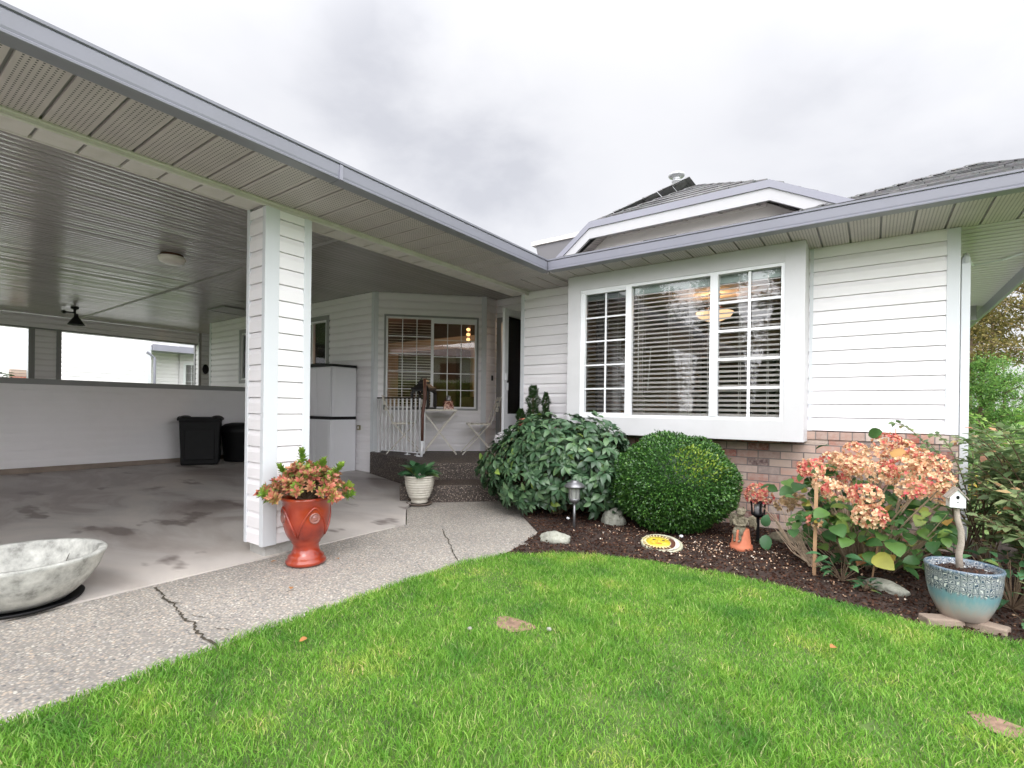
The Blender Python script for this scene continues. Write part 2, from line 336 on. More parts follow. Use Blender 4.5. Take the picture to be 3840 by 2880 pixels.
M['asphalt']=paint('grey_drive',(.42,.41,.40),.9,.1,2)
M['bare']=paint('bare_earth',(.25,.16,.11),.95,.3,40,bump=.6)
def shingle_mat():
    m,nt,b=new_mat('asphalt_shingle'); tc=N(nt,'ShaderNodeTexCoord'); br=N(nt,'ShaderNodeTexBrick'); L(nt,tc,'Object',br,'Vector')
    br.inputs['Scale'].default_value=1; br.inputs['Brick Width'].default_value=.3; br.inputs['Row Height'].default_value=.13; br.inputs['Mortar Size'].default_value=.003
    br.inputs['Color1'].default_value=(.13,.125,.13,1); br.inputs['Color2'].default_value=(.22,.21,.21,1); br.inputs['Mortar'].default_value=(.05,.05,.05,1)
    n1=N(nt,'ShaderNodeTexNoise'); n1.inputs['Scale'].default_value=30; n1.inputs['Detail'].default_value=6; L(nt,tc,'Object',n1,'Vector')
    mx=N(nt,'ShaderNodeMix',data_type='RGBA',blend_type='OVERLAY'); mx.inputs[0].default_value=.6; L(nt,br,'Color',mx,6); L(nt,n1,'Color',mx,7)
    hs=N(nt,'ShaderNodeHueSaturation'); hs.inputs['Saturation'].default_value=.3; L(nt,mx,2,hs,'Color'); L(nt,hs,'Color',b,'Base Color'); b.inputs['Roughness'].default_value=.85
    bp=N(nt,'ShaderNodeBump'); bp.inputs['Strength'].default_value=.5; L(nt,n1,'Fac',bp,'Height'); bp.inputs['Distance'].default_value=.01; L(nt,bp,'Normal',b,'Normal'); return m
M['shingle']=shingle_mat()
# ------------------------------------------------------------------ camera
cam=bpy.data.cameras.new('camera'); cam.sensor_fit='HORIZONTAL'; cam.sensor_width=36; cam.lens=1881./3840*36
cam.shift_y=94.8/3840; cam.clip_end=2000; cam.clip_start=.02
co=bpy.data.objects.new('camera',cam); COL.objects.link(co); SC.camera=co
yaw,pitch,roll=[math.radians(a) for a in (35.681,-.0747,.7168)]
cy,sy,cp,sp_=math.cos(yaw),math.sin(yaw),math.cos(pitch),math.sin(pitch)
fw=Vector((-sy*cp,cy*cp,sp_)); r0=Vector((cy,sy,0)); u0=r0.cross(fw)
rt=r0*math.cos(roll)+u0*math.sin(roll); up=-r0*math.sin(roll)+u0*math.cos(roll)
co.matrix_world=Matrix(((rt.x,up.x,-fw.x,0),(rt.y,up.y,-fw.y,0),(rt.z,up.z,-fw.z,1.06),(0,0,0,1)))
# ------------------------------------------------------------------ siding walls
def siding(name, origin, d, n, ulen, z0, z1, parent, holes=(), course=.115, mat=None, zoff=0, lip=.015):
    """lap siding: origin (x,y), unit direction d along the wall, outward normal n; holes (u0,u1,z0,z1)"""
    ox,oy=origin; us=sorted(set([0,ulen]+[h for H in holes for h in H[:2] if 0<h<ulen])); mb=MB()
    def out(f): return lip if f<.66 else lip-(lip-.002)*(f-.66)/.34
    for a,b in zip(us[:-1],us[1:]):
        mid=(a+b)/2; free=[(z0,z1)]
        for H in holes:
            if H[0]<mid<H[1]:
                nf=[]
                for s,e in free:
                    if H[3]<=s or H[2]>=e: nf.append((s,e)); continue
                    if H[2]>s: nf.append((s,H[2]))
                    if H[3]<e: nf.append((H[3],e))
                free=nf
        for s,e in free:
            pts=[]; k=math.floor((s-zoff)/course+1e-6)
            while zoff+k*course<e-1e-5:
                c0=zoff+k*course; lo=max(c0,s); hi=min(c0+course,e)
                if lo==c0: pts+=[(lo,-.010),(lo+.0045,-.010),(lo+.0045,lip)]
                else: pts.append((lo,out((lo-c0)/course)))
                if lo<c0+.66*course<hi: pts.append((c0+.66*course,lip))
                pts.append((hi,out((hi-c0)/course))); k+=1
            V=[]; F=[]
            for z,o in pts:
                for u in (a,b): V.append((ox+d[0]*u+n[0]*o, oy+d[1]*u+n[1]*o, z))
            for i in range(len(pts)-1): F.append((2*i,2*i+1,2*i+3,2*i+2))
            V+= [(ox+d[0]*u-n[0]*.06,oy+d[1]*u-n[1]*.06,z) for z in (s,e) for u in (a,b)]
            q=2*len(pts); F.append((q,q+2,q+3,q+1))
            F+= [(q,q+1,1,0),(q+2,2*len(pts)-2,2*len(pts)-1,q+3)]
            mb.add(V,F)
    return world_part(mb,name,mat or M['siding'],parent,recalc=False)
def wbox(name, origin, d, n, u0,u1,o0,o1,z0,z1, mat, parent, bevel=.002):
    """box in wall coordinates"""
    ox,oy=origin; mb=MB(); MM=Matrix(((d[0],n[0],0,ox),(d[1],n[1],0,oy),(0,0,1,0),(0,0,0,1)))
    mb.box(u0,u1,o0,o1,z0,z1,MM); return world_part(mb,name,mat,parent,bevel=bevel)
def WM(origin,d,n): return Matrix(((d[0],n[0],0,origin[0]),(d[1],n[1],0,origin[1]),(0,0,1,0),(0,0,0,1)))
def frame_mb(mm,u0,u1,z0,z1,w,o0,o1):
    mb=MB(); mb.box(u0,u1,o0,o1,z0,z0+w,mm); mb.box(u0,u1,o0,o1,z1-w,z1,mm)
    mb.box(u0,u0+w,o0,o1,z0+w,z1-w,mm); mb.box(u1-w,u1,o0,o1,z0+w,z1-w,mm); return mb
def slats(mm,u0,u1,z0,z1,pitch,depth,o,tilt=.013):
    mb=MB(); z=z0
    while z<z1:
        tz=tilt*.5+.003
        V=[mm@Vector(p) for p in [(u0,o,z),(u1,o,z),(u1,o-depth/2,z+tz),(u0,o-depth/2,z+tz),(u1,o-depth,z+tilt),(u0,o-depth,z+tilt)]]
        V+= [v+Vector((0,0,.003)) for v in V]
        mb.add(V,[(0,1,2,3),(3,2,4,5),(6,9,8,7),(9,11,10,8),(0,6,7,1),(5,4,10,11)]); z+=pitch
    return mb
# ================================================================== ground
def slab_z(x,y):
    return -.0233*(max(min(x,-3.43),-9.2)+3.43)
def grid_mesh(name, xs, ys, fz, mat, inside=None, kind=None):
    V=[];F=[];idx={}
    for j,y in enumerate(ys):
        for i,x in enumerate(xs): V.append((x,y,fz(x,y)))
    nx=len(xs)
    for j in range(len(ys)-1):
        for i in range(nx-1):
            cx=(xs[i]+xs[i+1])/2; cyy=(ys[j]+ys[j+1])/2
            if inside is None or inside(cx,cyy): F.append((j*nx+i,j*nx+i+1,(j+1)*nx+i+1,(j+1)*nx+i))
    o=np_mesh(name,np.array(V),np.array(F),mat,smooth=True); 
    return tag(o,kind=kind) if kind else o
def poly_sheet(name, poly, fz, mat, step=.12, thick=0, label=None):
    """triangulated sheet of a polygon, cut to a fine grid so it can follow fz, with a skirt"""
    bm=bmesh.new(); vs=[bm.verts.new((x,y,0)) for x,y in poly]; bm.faces.new(vs)
    x0=min(p[0] for p in poly); x1=max(p[0] for p in poly); y0=min(p[1] for p in poly); y1=max(p[1] for p in poly)
    x=x0+step
    while x<x1: bmesh.ops.bisect_plane(bm,geom=bm.verts[:]+bm.edges[:]+bm.faces[:],plane_co=(x,0,0),plane_no=(1,0,0)); x+=step
    y=y0+step
    while y<y1: bmesh.ops.bisect_plane(bm,geom=bm.verts[:]+bm.edges[:]+bm.faces[:],plane_co=(0,y,0),plane_no=(0,1,0)); y+=step
    if thick:
        be=[e for e in bm.edges if len(e.link_faces)==1]; r=bmesh.ops.extrude_edge_only(bm,edges=be)
        nv=[g for g in r['geom'] if isinstance(g,bmesh.types.BMVert)]; low=set(v.index for v in nv)
        bm.verts.index_update(); low=set(v.index for v in nv)
        for v in bm.verts: v.co.z=fz(v.co.x,v.co.y)-(thick if v.index in low else 0)
    else:
        for v in bm.verts: v.co.z=fz(v.co.x,v.co.y)
    bmesh.ops.recalc_face_normals(bm,faces=bm.faces)
    me=bpy.data.meshes.new(name); bm.to_mesh(me); bm.free(); me.materials.append(mat)
    o=bpy.data.objects.new(name,me); COL.objects.link(o); return o
def gz(x,y):
    if x<-3.3: return slab_z(x,y)-.12
    return -.06
xs=sorted(set([-400,-200,-100,-60,-40,-30,-24,-20,-18,-17,-16,-15,-14.5,-14]+[round(-14+.5*i,2) for i in range(21)]+[-3.4,-3.2,-3,-2,-1,0,1,2,3,5,8,12,20,30,50,100,200,400]))
ys=sorted(set([-400,-200,-100,-50,-30,-20,-12,-8,-5,-3,-2,-1,0,1,2,3,4,5,6,7,8,9,10,12,15,20,30,50,100,200,400]))
grid_mesh('ground',xs,ys,gz,M['ground'],kind='structure')
tag(poly_sheet('driveway',[(-30,-12.2),(-30,-6.1),(-13.6,-6.1),(-3.5,-6.1),(-3.5,-1.55),(-2.28,-1.55),(-2.28,-1.25),(6,-1.25),(6,-5.5),(3,-12.2)],lambda x,y:-.015,M['asphalt'],3,0),kind='structure')
LAWN=[(-2.28,-1.2),(-2.275,.3),(-2.285,1.3),(-2.27,2.1),(-2.25,2.6),(-2.15,2.86),(-1.95,3.06),(-1.744,3.20),(-1.4,3.35),(-1.13,3.41),(-.8,3.43),(-.475,3.40),(-.07,3.27),(.256,3.20),(.58,3.23),(1.2,3.35),(2.2,3.6),(3.4,3.7),(3.4,-1.2)]
def lawn_z(x,y): return .012+.012*fbm(x,y,3,.9,2)
tag(poly_sheet('lawn',LAWN,lawn_z,M['turf'],.25,.06),kind='structure')
def bed_z(x,y):
    e=.0
    b=-.002+.016*math.exp(-((y-4.0)/.5)**2)+.014*fbm(x,y,1,3.5,4)+.012*fbm(x,y,2,14,3)
    return b
BED=[(-2.20,2.84),(-2.16,3.0),(-2.25,3.35),(-2.30,3.62),(-2.75,4.05),(-3.15,4.75),(-3.45,5.0),(-3.45,5.12),(.5,5.12),(.6,5.6),(1.2,6.6),(3.4,6.6),(3.4,3.62),(2.2,3.54),(1.2,3.29),(.58,3.16),(.256,3.14),(-.07,3.2),(-.475,3.34),(-.8,3.37),(-1.13,3.35),(-1.4,3.29),(-1.744,3.14),(-1.95,3.0)]
bed=poly_sheet('garden_bed',BED,lambda x,y:bed_z(x,y),M['soil'],.05,.1); tag(bed,kind='structure')
for p in bed.data.polygons: p.use_smooth=True
PATH=[(-3.415,-1.5),(-3.415,3.14),(-3.93,3.62),(-4.12,3.93),(-3.95,4.35),(-3.3,5.0),(-3.1,4.75),(-2.70,4.05),(-2.24,3.62),(-2.2,3.35),(-2.1,3.0),(-2.15,2.8),(-2.2,2.6),(-2.22,2.1),(-2.22,-1.5)]
def path_z(x,y): return -.004+.004*fbm(x,y,5,1.2,2)
tag(poly_sheet('path',PATH,path_z,M['path'],.2,.08),kind='structure')
SLAB=[(-13.6,-6),(-13.6,9),(-11.3,9),(-11.3,5.2),(-4.6,5.2),(-4.2,3.98),(-3.94,3.615),(-3.422,3.135),(-3.422,-6)]
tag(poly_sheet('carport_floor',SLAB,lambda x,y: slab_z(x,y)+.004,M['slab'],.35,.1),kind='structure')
# driveway / neighbour yard seen through the half-wall openings
tag(poly_sheet('driveway',[(-30,-12),(-30,14),(-13.9,14),(-13.9,-12)],lambda x,y:-.02,M['concrete'],4,0),kind='structure')
def strip(name,pts,w,z,mat):
    V=[];F=[]
    for i,(x,y) in enumerate(pts):
        a=Vector(pts[min(i+1,len(pts)-1)])-Vector(pts[max(i-1,0)]); n=Vector((-a.y,a.x)).normalized()*w*(.45+1.1*random.random())/2
        V+=[(x+n.x,y+n.y,z+path_z(x,y)),(x-n.x,y-n.y,z+path_z(x,y))]
    for i in range(len(pts)-1): F.append((2*i,2*i+1,2*i+3,2*i+2))
    o=MB().add(V,F); return o
def wander(a,b,n,amp):
    a=Vector(a);b=Vector(b); d=b-a; nn=Vector((-d.y,d.x)).normalized(); off=0; P=[]
    for i in range(n+1):
        off=off*.8+random.gauss(0,amp); t=i/n; P.append(tuple(a+d*t+nn*off*math.sin(PI*min(1,max(t,.04)))))
    return P
M['crack']=paint('crack_dirt',(.06,.05,.035),.95,.4,60)
cr=strip('c',wander((-3.36,1.16),(-2.27,1.03),90,.007),.011,.004,M['crack'])
for k in (14,30,44):
    x=-3.3+1.05*k/60
    p=wander((x,1.12),(x+.08,1.12+random.choice((-1,1))*.03),8,.003); q=strip('c',p,.004,.005,M['crack']); cr.add(q.v,q.f)
cr=tag(cr.build('path_crack',M['crack']),kind='structure')
j=strip('c',wander((-3.05,3.22),(-2.30,2.60),50,.005),.007,.004,M['crack']); tag(j.build('path_joint',M['crack']),kind='structure')
# ================================================================== the house
house=empty('house',(-1.5,5.1,0),label='white sided single storey house with brick base, bay window and grey gutters',cat='house')
X=(1,0); NY=(0,-1)
SOFF=2.49; CEIL=2.80
# front wall (y = 5.10)
F0=(-3.52,5.10)
siding('wall',F0,X,NY,.85,.90,SOFF,house,zoff=.90); siding('wall',(-.49,5.10),X,NY,.96,.90,SOFF,house,zoff=.90)
bk=MB(); bk.box(-3.54,.535,5.075,5.35,-.2,.80); bk.box(-3.54,.535,5.072,5.35,.795,.825)
world_part(bk,'brick_base',M['brick'],house)
bk=MB(); bk.box(-3.545,.54,5.06,5.35,.826,.893); world_part(bk,'brick_ledge',M['brick_top'],house,bevel=.003)
cb=MB(); cb.box(.455,.535,5.082,5.10,.90,SOFF-.004); cb.box(.517,.535,5.10,5.18,.90,SOFF-.004); world_part(cb,'corner_board',M['trim'],house,bevel=.003)
cb=MB(); cb.box(-3.53,-3.48,5.083,5.10,.90,SOFF-.004); cb.box(-3.535,-3.52,5.085,5.15,.90,SOFF-.004); world_part(cb,'corner_board',M['trim'],house,bevel=.003)
cb=MB(); cb.box(-.455,-.428,5.084,5.10,.90,SOFF-.004); world_part(cb,'siding_channel',M['trim'],house)
bk=MB(); bk.box(.35,.534,5.35,9,-.2,2.5); world_part(bk,'wall',M['siding'],house)
dsp=MB()  # downspout at the right corner
dsp.box(.548,.60,5.15,5.22,.05,2.22); dsp.tube([(.574,5.185,2.2),(.578,5.22,2.27),(.60,5.4,2.34),(.65,5.8,2.41)],[.03,.028,.02,.014],8); dsp.tube([(.65,5.8,2.41),(.75,6.3,2.45),(.95,6.3,2.47),(1.16,6.0,2.475)],.010,6); world_part(dsp,'downspout',M['trim'],house,bevel=.006)
# picture window box
BX0,BX1,BY=-2.70,-.46,4.80
box=MB(); mm=WM((0,BY),X,NY)
for (a,b,c,d) in ((BX0,-2.545,.81,SOFF-.002),(-.612,BX1,.81,SOFF-.002),(-2.545,-.612,.81,.985),(-2.545,-.612,2.33,SOFF-.002)): box.box(a,b,0,.02,c,d,mm)
win=empty('window',(-1.58,BY,.81)); win.parent=house; win.matrix_parent_inverse=wmat(house).inverted()
tag(win,'large picture window in a projecting grey surround')
world_part(box,'surround',M['surround'],win,bevel=.002)
sd=MB(); sd.box(BX0,BX0+.02,BY,5.1,.81,SOFF-.003); sd.box(BX1-.02,BX1,BY,5.1,.81,SOFF-.003); sd.box(BX0+.02,BX1-.02,BY,5.1,.81,.83); sd.box(BX0+.02,BX1-.02,BY+.001,5.1,2.40,2.42)
world_part(sd,'surround_return',M['surround'],win)
W0,W1,Z0,Z1=-2.545,-.612,.985,2.33
fr=frame_mb(mm,W0,W1,Z0,Z1,.028,-.05,.012)
for x,w in ((-2.005,.062),(-1.183,.07)): fr.box(x-w/2,x+w/2,-.045,.018,Z0+.028,Z1-.028,mm)
fr.box(W0+.028,W0+.05,-.03,.006,Z0+.028,Z1-.028,mm); fr.box(W0+.05,-2.036,-.03,.006,Z1-.05,Z1-.028,mm); fr.box(W0+.05,-2.036,-.03,.006,Z0+.028,Z0+.045,mm)
world_part(fr,'frame',M['white'],win,bevel=.002)
mu=MB()
mu.box(-2.275,-2.258,-.022,-.012,Z0+.045,Z1-.05,mm)
for i in range(1,5):
    z=Z0+.045+(Z1-Z0-.095)*i/5; mu.box(W0+.05,-2.036,-.021,-.011,z-.0075,z+.0075,mm)
world_part(mu,'muntins',M['white'],win); mu=MB()
mu.box(-.902,-.878,-.022,-.010,Z0+.028,Z1-.028,mm)
for i in range(1,5):
    z=Z0+.028+(Z1-Z0-.056)*i/5; mu.box(-1.148,W1-.028,-.021,-.009,z-.011,z+.011,mm)
world_part(mu,'muntins',M['white'],win)
g=MB(); g.box(-1.974,-1.218,-.036,-.032,Z0+.028,Z1-.028,mm); world_part(g,'pane',M['glass'],win)
g=MB(); g.box(-1.148,W1-.028,-.036,-.032,Z0+.028,Z1-.028,mm); world_part(g,'pane',M['glass'],win)
g=MB(); g.box(W0+.05,-2.036,-.036,-.032,Z0+.045,Z1-.05,mm); world_part(g,'pane',M['screen'],win)
bl=slats(mm,W0+.035,W1-.032,Z0+.03,Z1-.11,.0445,.045,-.062,.020)
for x in (-2.15,-1.93,-1.88,-1.62,-1.42,-1.25,-.98,-.75):
    bl.box(x-.0018,x+.0018,-.060,-.058,Z0+.03,Z1-.06,mm); bl.box(x-.0018,x+.0018,-.133,-.131,Z0+.03,Z1-.06,mm)
bl.tube([(-1.93,BY+.07,1.95),(-1.925,BY+.072,1.25)],.004,6); bl.tube([(-1.80,BY+.07,1.68),(-1.83,BY+.07,1.25)],.004,6)
world_part(bl,'blind',M['blind'],win)
v=MB(); v.box(W0+.03,W1-.03,-.14,-.075,Z1-.095,Z1-.02,mm); world_part(v,'blind_valance',M['valance'],win)
# living room behind it
rm=MB(); rm.box(-3.42,.34,8.6,8.7,.0,2.46); rm.box(-3.48,-3.42,5.18,8.7,.0,2.46); rm.box(.30,.345,5.36,8.7,.0,2.46)
world_part(rm,'interior_wall',M['interior_wall'],house)
rm=MB(); rm.box(-3.42,.30,5.2,8.6,-.05,.02); world_part(rm,'interior_floor',M['interior_dark'],house)
rm=MB(); rm.box(-3.46,.32,5.12,8.68,2.462,2.48); world_part(rm,'interior_ceiling',M['interior_white'],house)
rm=MB(); rm.box(-3.4,BX0,5.20,5.26,.02,2.44); rm.box(BX1,.3,5.20,5.26,.02,2.44); rm.box(BX0,BX1,5.20,5.26,.02,.82); world_part(rm,'interior_wall',M['interior_wall'],house)
# facade under the dormer etc.
def gutter_part(name,a,b,side,parent,mat='gutter'):
    """K-style gutter: profile s outward, u up (0 = bottom)"""
    pr=[(0,0),(.082,0),(.092,.003),(.094,.012),(.086,.018),(.090,.030),(.098,.088),(.092,.096),(.104,.099),(.106,.112),(.094,.114),(.086,.104),(.070,.03),(.012,.012),(.008,.112),(0,.112)]
    mb=MB(); mb.extr(pr,a,b,side); return world_part(mb,name,M[mat],parent,recalc=True)
def soffit_part(name,x0,x1,y0,y1,z,mat,parent,axis,pitch,u0):
    mb=MB(); bk_=MB(); bk_.box(x0,x1,y0,y1,z+.016,z+.022); lo,hi=(y0,y1) if axis==0 else (x0,x1); k=math.floor((lo-u0)/pitch)
    while u0+k*pitch<hi:
        a=max(lo,u0+k*pitch+.008); b=min(hi,u0+(k+1)*pitch-.008); k+=1
        if b-a<.01: continue
        if axis==0: mb.box(x0,x1,a,b,z,z+.015)
        else: mb.box(a,b,y0,y1,z,z+.015)
    world_part(bk_,name+'_backing',M['darktrim'],parent)
    return world_part(mb,name,M[mat],parent)
GX,GY=-2.83,4.50
soffit_part('soffit',-2.80,1.18,GY+.01,5.12,SOFF,'soffR',house,1,.201,-.363)
soffit_part('soffit',-3.44,-2.815,4.56,5.12,SOFF+.002,'soffR',house,1,.201,-.363)
gt=gutter_part('gutter',(GX+.10,GY,SOFF-.004),(1.22,GY,SOFF-.004),(0,-1,0),house)
gs=gutter_part('gutter',(1.20,GY-.1,SOFF-.004),(1.20,16,SOFF-.004),(1,0,0),house)
for (x,y,a,b) in ((-2.728,1.93,.108,.0),(-2.728,-.9,.108,.0)):
    q=MB(); q.box(GX-.002,GX+.108,y-.012,y+.012,SOFF-.0065,SOFF-.003); q.box(GX+.086,GX+.1015,y-.012,y+.012,SOFF-.003,SOFF+.09); world_part(q,'gutter_seam',M['gutter'],house)
fb=MB(); fb.box(1.17,1.20,GY,16,2.37,2.60); world_part(fb,'fascia',M['gutter'],house)
sf=MB(); sf.box(.53,1.18,5.13,16,SOFF,SOFF+.012)
for k in range(60): sf.box(.535,1.175,5.2+k*.11,5.206+k*.11,SOFF-.006,SOFF-.001)
world_part(sf,'soffit',M['sidesoffit'],house)
# ---- roofs
def roof_face(pts, course=.14, lift=.011):
    """shingled polygon: pts[0],pts[1] = eave; courses laid as small steps"""
    a=Vector(pts[0]); b=Vector(pts[1]); ex=(b-a).normalized(); P=[Vector(p) for p in pts]
    nrm=None
    for p in P[2:]:
        n=(b-a).cross(p-a)
        if n.length>1e-6: nrm=n.normalized(); break
    if nrm.z<0: nrm=-nrm
    up=nrm.cross(ex).normalized()
    if up.z<0: up=-up
    uv=[((p-a).dot(ex),(p-a).dot(up)) for p in P]; H=max(v for _,v in uv); mb=MB(); k=0
    def span(v):
        xs=[]
        for i in range(len(uv)):
            (u0,v0),(u1,v1)=uv[i],uv[(i+1)%len(uv)]
            if (v0-v)*(v1-v)<=0 and abs(v1-v0)>1e-9: xs.append(u0+(u1-u0)*(v-v0)/(v1-v0))
        return (min(xs),max(xs)) if xs else None
    while k*course<H-1e-4:
        v0=k*course+1e-5; v1=min((k+1)*course,H)-1e-5; s0=span(v0); s1=span(v1)
        if s0 and s1:
            u=s0[0]; off=random.random()*.3
            cuts=[0.0]; w=s0[1]-s0[0]; c=off
            while c<w: cuts.append(c); c+=.3
            cuts.append(w)
            for c0,c1 in zip(cuts[:-1],cuts[1:]):
                if c1-c0<.01: continue
                t0=c0/w if w else 0; t1=c1/w if w else 0; l=lift*(1+.5*random.random()); dv=random.choice((0,0,.006,-.006))
                q=[a+ex*(s0[0]+c0)+up*(v0-dv)+nrm*l, a+ex*(s0[0]+c1)+up*(v0-dv)+nrm*l, a+ex*(s1[0]+(s1[1]-s1[0])*t1)+up*v1+nrm*.002, a+ex*(s1[0]+(s1[1]-s1[0])*t0)+up*v1+nrm*.002,
                   a+ex*(s0[0]+c0)+up*(v0-dv)-nrm*.002, a+ex*(s0[0]+c1)+up*(v0-dv)-nrm*.002]
                mb.add(q,[(0,1,2,3),(4,5,1,0),(0,3,4),(1,5,2)])
        k+=1
    return mb
roof=empty('roof',(-1,6,2.6)); roof.parent=house; roof.matrix_parent_inverse=wmat(house).inverted()
EZ=2.60
rf=MB()
def addroof(pts): q=roof_face(pts); rf.add(q.v,q.f)
addroof([(-2.83,4.43,EZ),(1.25,4.43,EZ),(1.25,4.95,EZ+.125),(-2.83,4.95,EZ+.125)])
addroof([(-.50,4.44,EZ),(1.25,4.44,EZ),(.69,5.62,3.13)])
addroof([(-.50,9,EZ),(-.50,4.44,EZ),(.69,5.62,3.13),(.69,9,3.13)])
addroof([(1.25,4.44,EZ),(1.25,9,EZ),(.69,9,3.13),(.69,5.62,3.13)])
# dormer roof
B=(-2.347,4.58,2.947); C=(-.705,4.58,2.957); A=(-2.734,4.58,2.65); D=(-.123,4.58,2.654); P=(-1.50,5.37,3.41)
addroof([B,C,P])
addroof([(-2.734,9,2.65),A,B,P,(-1.5,9,3.41)]); addroof([D,(-.123,9,2.654),(-1.5,9,3.41),P,C])
addroof([(-2.74,9,2.6),(-2.74,4.5,2.6),(-3.3,4.5,2.76),(-3.3,9,2.76)])
shing=world_part(rf,'shingles',M['shingle'],roof,recalc=False)
dk=MB(); dk.add([(-2.8,4.5,2.6),(1.2,4.5,2.6),(1.2,9,2.62),(-2.8,9,2.62)],[(0,1,2,3)]); dk.box(-3.4,1.1,8.9,9,2.3,2.72); world_part(dk,'roof_deck',M['darktrim'],roof)
# ridge caps
for a,b in ((B,P),(C,P),((-.5,4.44,EZ),(.69,5.62,3.13)),((1.25,4.44,EZ),(.69,5.62,3.13)),(P,(-1.5,9,3.41)),((.69,5.62,3.13),(.69,9,3.13))):
    wd=.045 if a in (B,C) else .09
    if a==P: continue
    rc=MB(); a=Vector(a);b=Vector(b);n=max(2,int((b-a).length/.16))
    for i in range(n):
        p=a.lerp(b,i/n); q=a.lerp(b,min(1,(i+1.1)/n)); rc.bar(p+Vector((0,0,.010)),q+Vector((0,0,.002)),wd,.008)
    world_part(rc,'ridge_cap',M['shingle'],roof)
# dormer front
dm=MB()
def band(pts,t0,t1,y0,y1):
    """strip hanging below a polyline between drops t0..t1, thickness y0..y1"""
    out=MB()
    for (x0,z0),(x1,z1) in zip(pts[:-1],pts[1:]):
        V=[(x0,y0,z0-t0),(x1,y0,z1-t0),(x1,y0,z1-t1),(x0,y0,z0-t1),(x0,y1,z0-t0),(x1,y1,z1-t0),(x1,y1,z1-t1),(x0,y1,z0-t1)]
        out.add(V,[(0,1,2,3),(4,7,6,5),(0,4,5,1),(3,2,6,7),(0,3,7,4),(1,5,6,2)])
    return out
poly=[(A[0],A[2]),(B[0],B[2]),(C[0],C[2]),(D[0],D[2])]
world_part(band(poly,-.012,.052,4.562,4.60),'drip_edge',M['gutter'],roof,recalc=False)
world_part(band(poly,.052,.155,4.575,4.605),'fascia',M['fasciaw'],roof,recalc=False)
ins=[(-2.62,2.56),(-2.27,2.795),(-.74,2.80),(-.32,2.56)]; inn=[(-2.60,2.60),(-2.25,2.846),(-.717,2.852),(-.30,2.60)]
sfm=MB()
for (x0,z0),(x1,z1),(x2,z2),(x3,z3) in zip(ins[:-1],ins[1:],inn[:-1],inn[1:]): sfm.add([(x0,4.60,z0),(x1,4.60,z1),(x3,4.78,z3),(x2,4.78,z2)],[(0,1,2,3)])
for k in range(10):
    x=-2.2+k*.155; sfm.bar((x,4.61,2.797),(x,4.77,2.843),.010,.006)
world_part(sfm,'soffit',M['soffR'],roof,recalc=False)
gp=MB(); gp.add([(-2.62,4.78,2.60),(-2.25,4.78,2.856),(-.717,4.78,2.862),(-.28,4.78,2.6)],[(0,1,2,3)]); gp.box(-2.22,-.76,4.757,4.778,2.822,2.846)
world_part(gp,'gable_panel',M['gablep'],roof,recalc=False)
# skylight and flue
sk=MB(); sk.add([(-4.07,6.3,3.28),(-3.4,6.3,3.22),(-3.4,6.3,3.52),(-4.12,6.3,3.50),(-4.07,7.4,3.28),(-3.4,7.4,3.22),(-3.4,7.4,3.52),(-4.12,7.4,3.5)],[(0,1,2,3),(4,7,6,5),(0,3,7,4),(1,5,6,2),(3,2,6,7),(0,4,5,1)])
sk=world_part(sk,'skylight',M['skydark'],house)
c2=MB(); c2.box(-4.18,-3.35,6.27,7.42,3.502,3.56); o=c2.build('skylight_cap',M['beam']); o.parent=sk; 
o.matrix_parent_inverse=wmat(sk).inverted() if False else Matrix.Identity(4)
# back roof under the skylight
bR=MB(); q=roof_face([(-5.4,5.6,2.9),(-3.1,5.6,2.9),(-3.1,8.5,3.75),(-5.4,8.5,3.75)]); 
q=roof_face([(-5.2,6.0,3.05),(-2.9,6.0,3.05),(-2.9,7.6,3.5),(-4.2,7.6,3.5)]); world_part(q,'shingles',M['shingle'],roof,recalc=False)
fl=MB(); fl.lathe([(.045,0),(.045,.46),(.055,.465),(.055,.475),(.045,.48),(.045,.52),(.085,.522),(.096,.535),(.092,.552),(.06,.568),(0,.575)],20,(-1.93,6.0,3.33)); world_part(fl,'flue_pipe',M['galv'],roof,smooth=True)
# ---- recessed part of the house under the carport ceiling
A0=(-11.46,4.94)
WA=[(1.24,2.3,1.49,2.55),(3.25,4.215,1.45,2.56)]
siding('wall',A0,X,NY,5.34,.06,CEIL,house,holes=WA,zoff=.06)
def small_window(holeu,z0,z1,glow,mull):
    u0,u1=holeu; mm=WM(A0,X,NY); x0,x1=A0[0]+u0,A0[0]+u1
    w=empty('window',(x0,4.94,z0)); w.parent=house; w.matrix_parent_inverse=wmat(house).inverted()
    f=frame_mb(mm,u0,u1,z0,z1,.075,-.02,.022); world_part(f,'surround',M['darktrim'],w,bevel=.002)
    f=frame_mb(mm,u0+.075,u1-.075,z0+.075,z1-.075,.03,-.03,.012); um=(u0+u1)/2; f.box(um-.02,um+.02,-.03,.014,z0+.105,z1-.105,mm); world_part(f,'frame',M['white'],w)
    if mull:
        f=MB()
        for zz in (.33,.66): z=z0+(z1-z0)*zz; f.box(um+.02,u1-.105,-.012,-.004,z-.006,z+.006,mm)
        f.box((um+u1-.09)/2-.006,(um+u1-.09)/2+.006,-.012,-.004,z0+.1,z1-.1,mm); world_part(f,'muntins',M['white'],w)
    f=MB(); f.box(u0+.1,u1-.1,-.02,-.017,z0+.1,z1-.1,mm); world_part(f,'pane',M['glass'],w)
    b=slats(mm,u0+.11,u1-.11,z0+.11,z1-.12,.03,.018 if glow else .028,-.05,.026 if glow else .01); world_part(b,'blind',M['glowblind'] if glow else M['interior_dark'],w)
    return w
tag(small_window(WA[0][:2],WA[0][2],WA[0][3],False,True),'dark small window with grey trim behind the column')
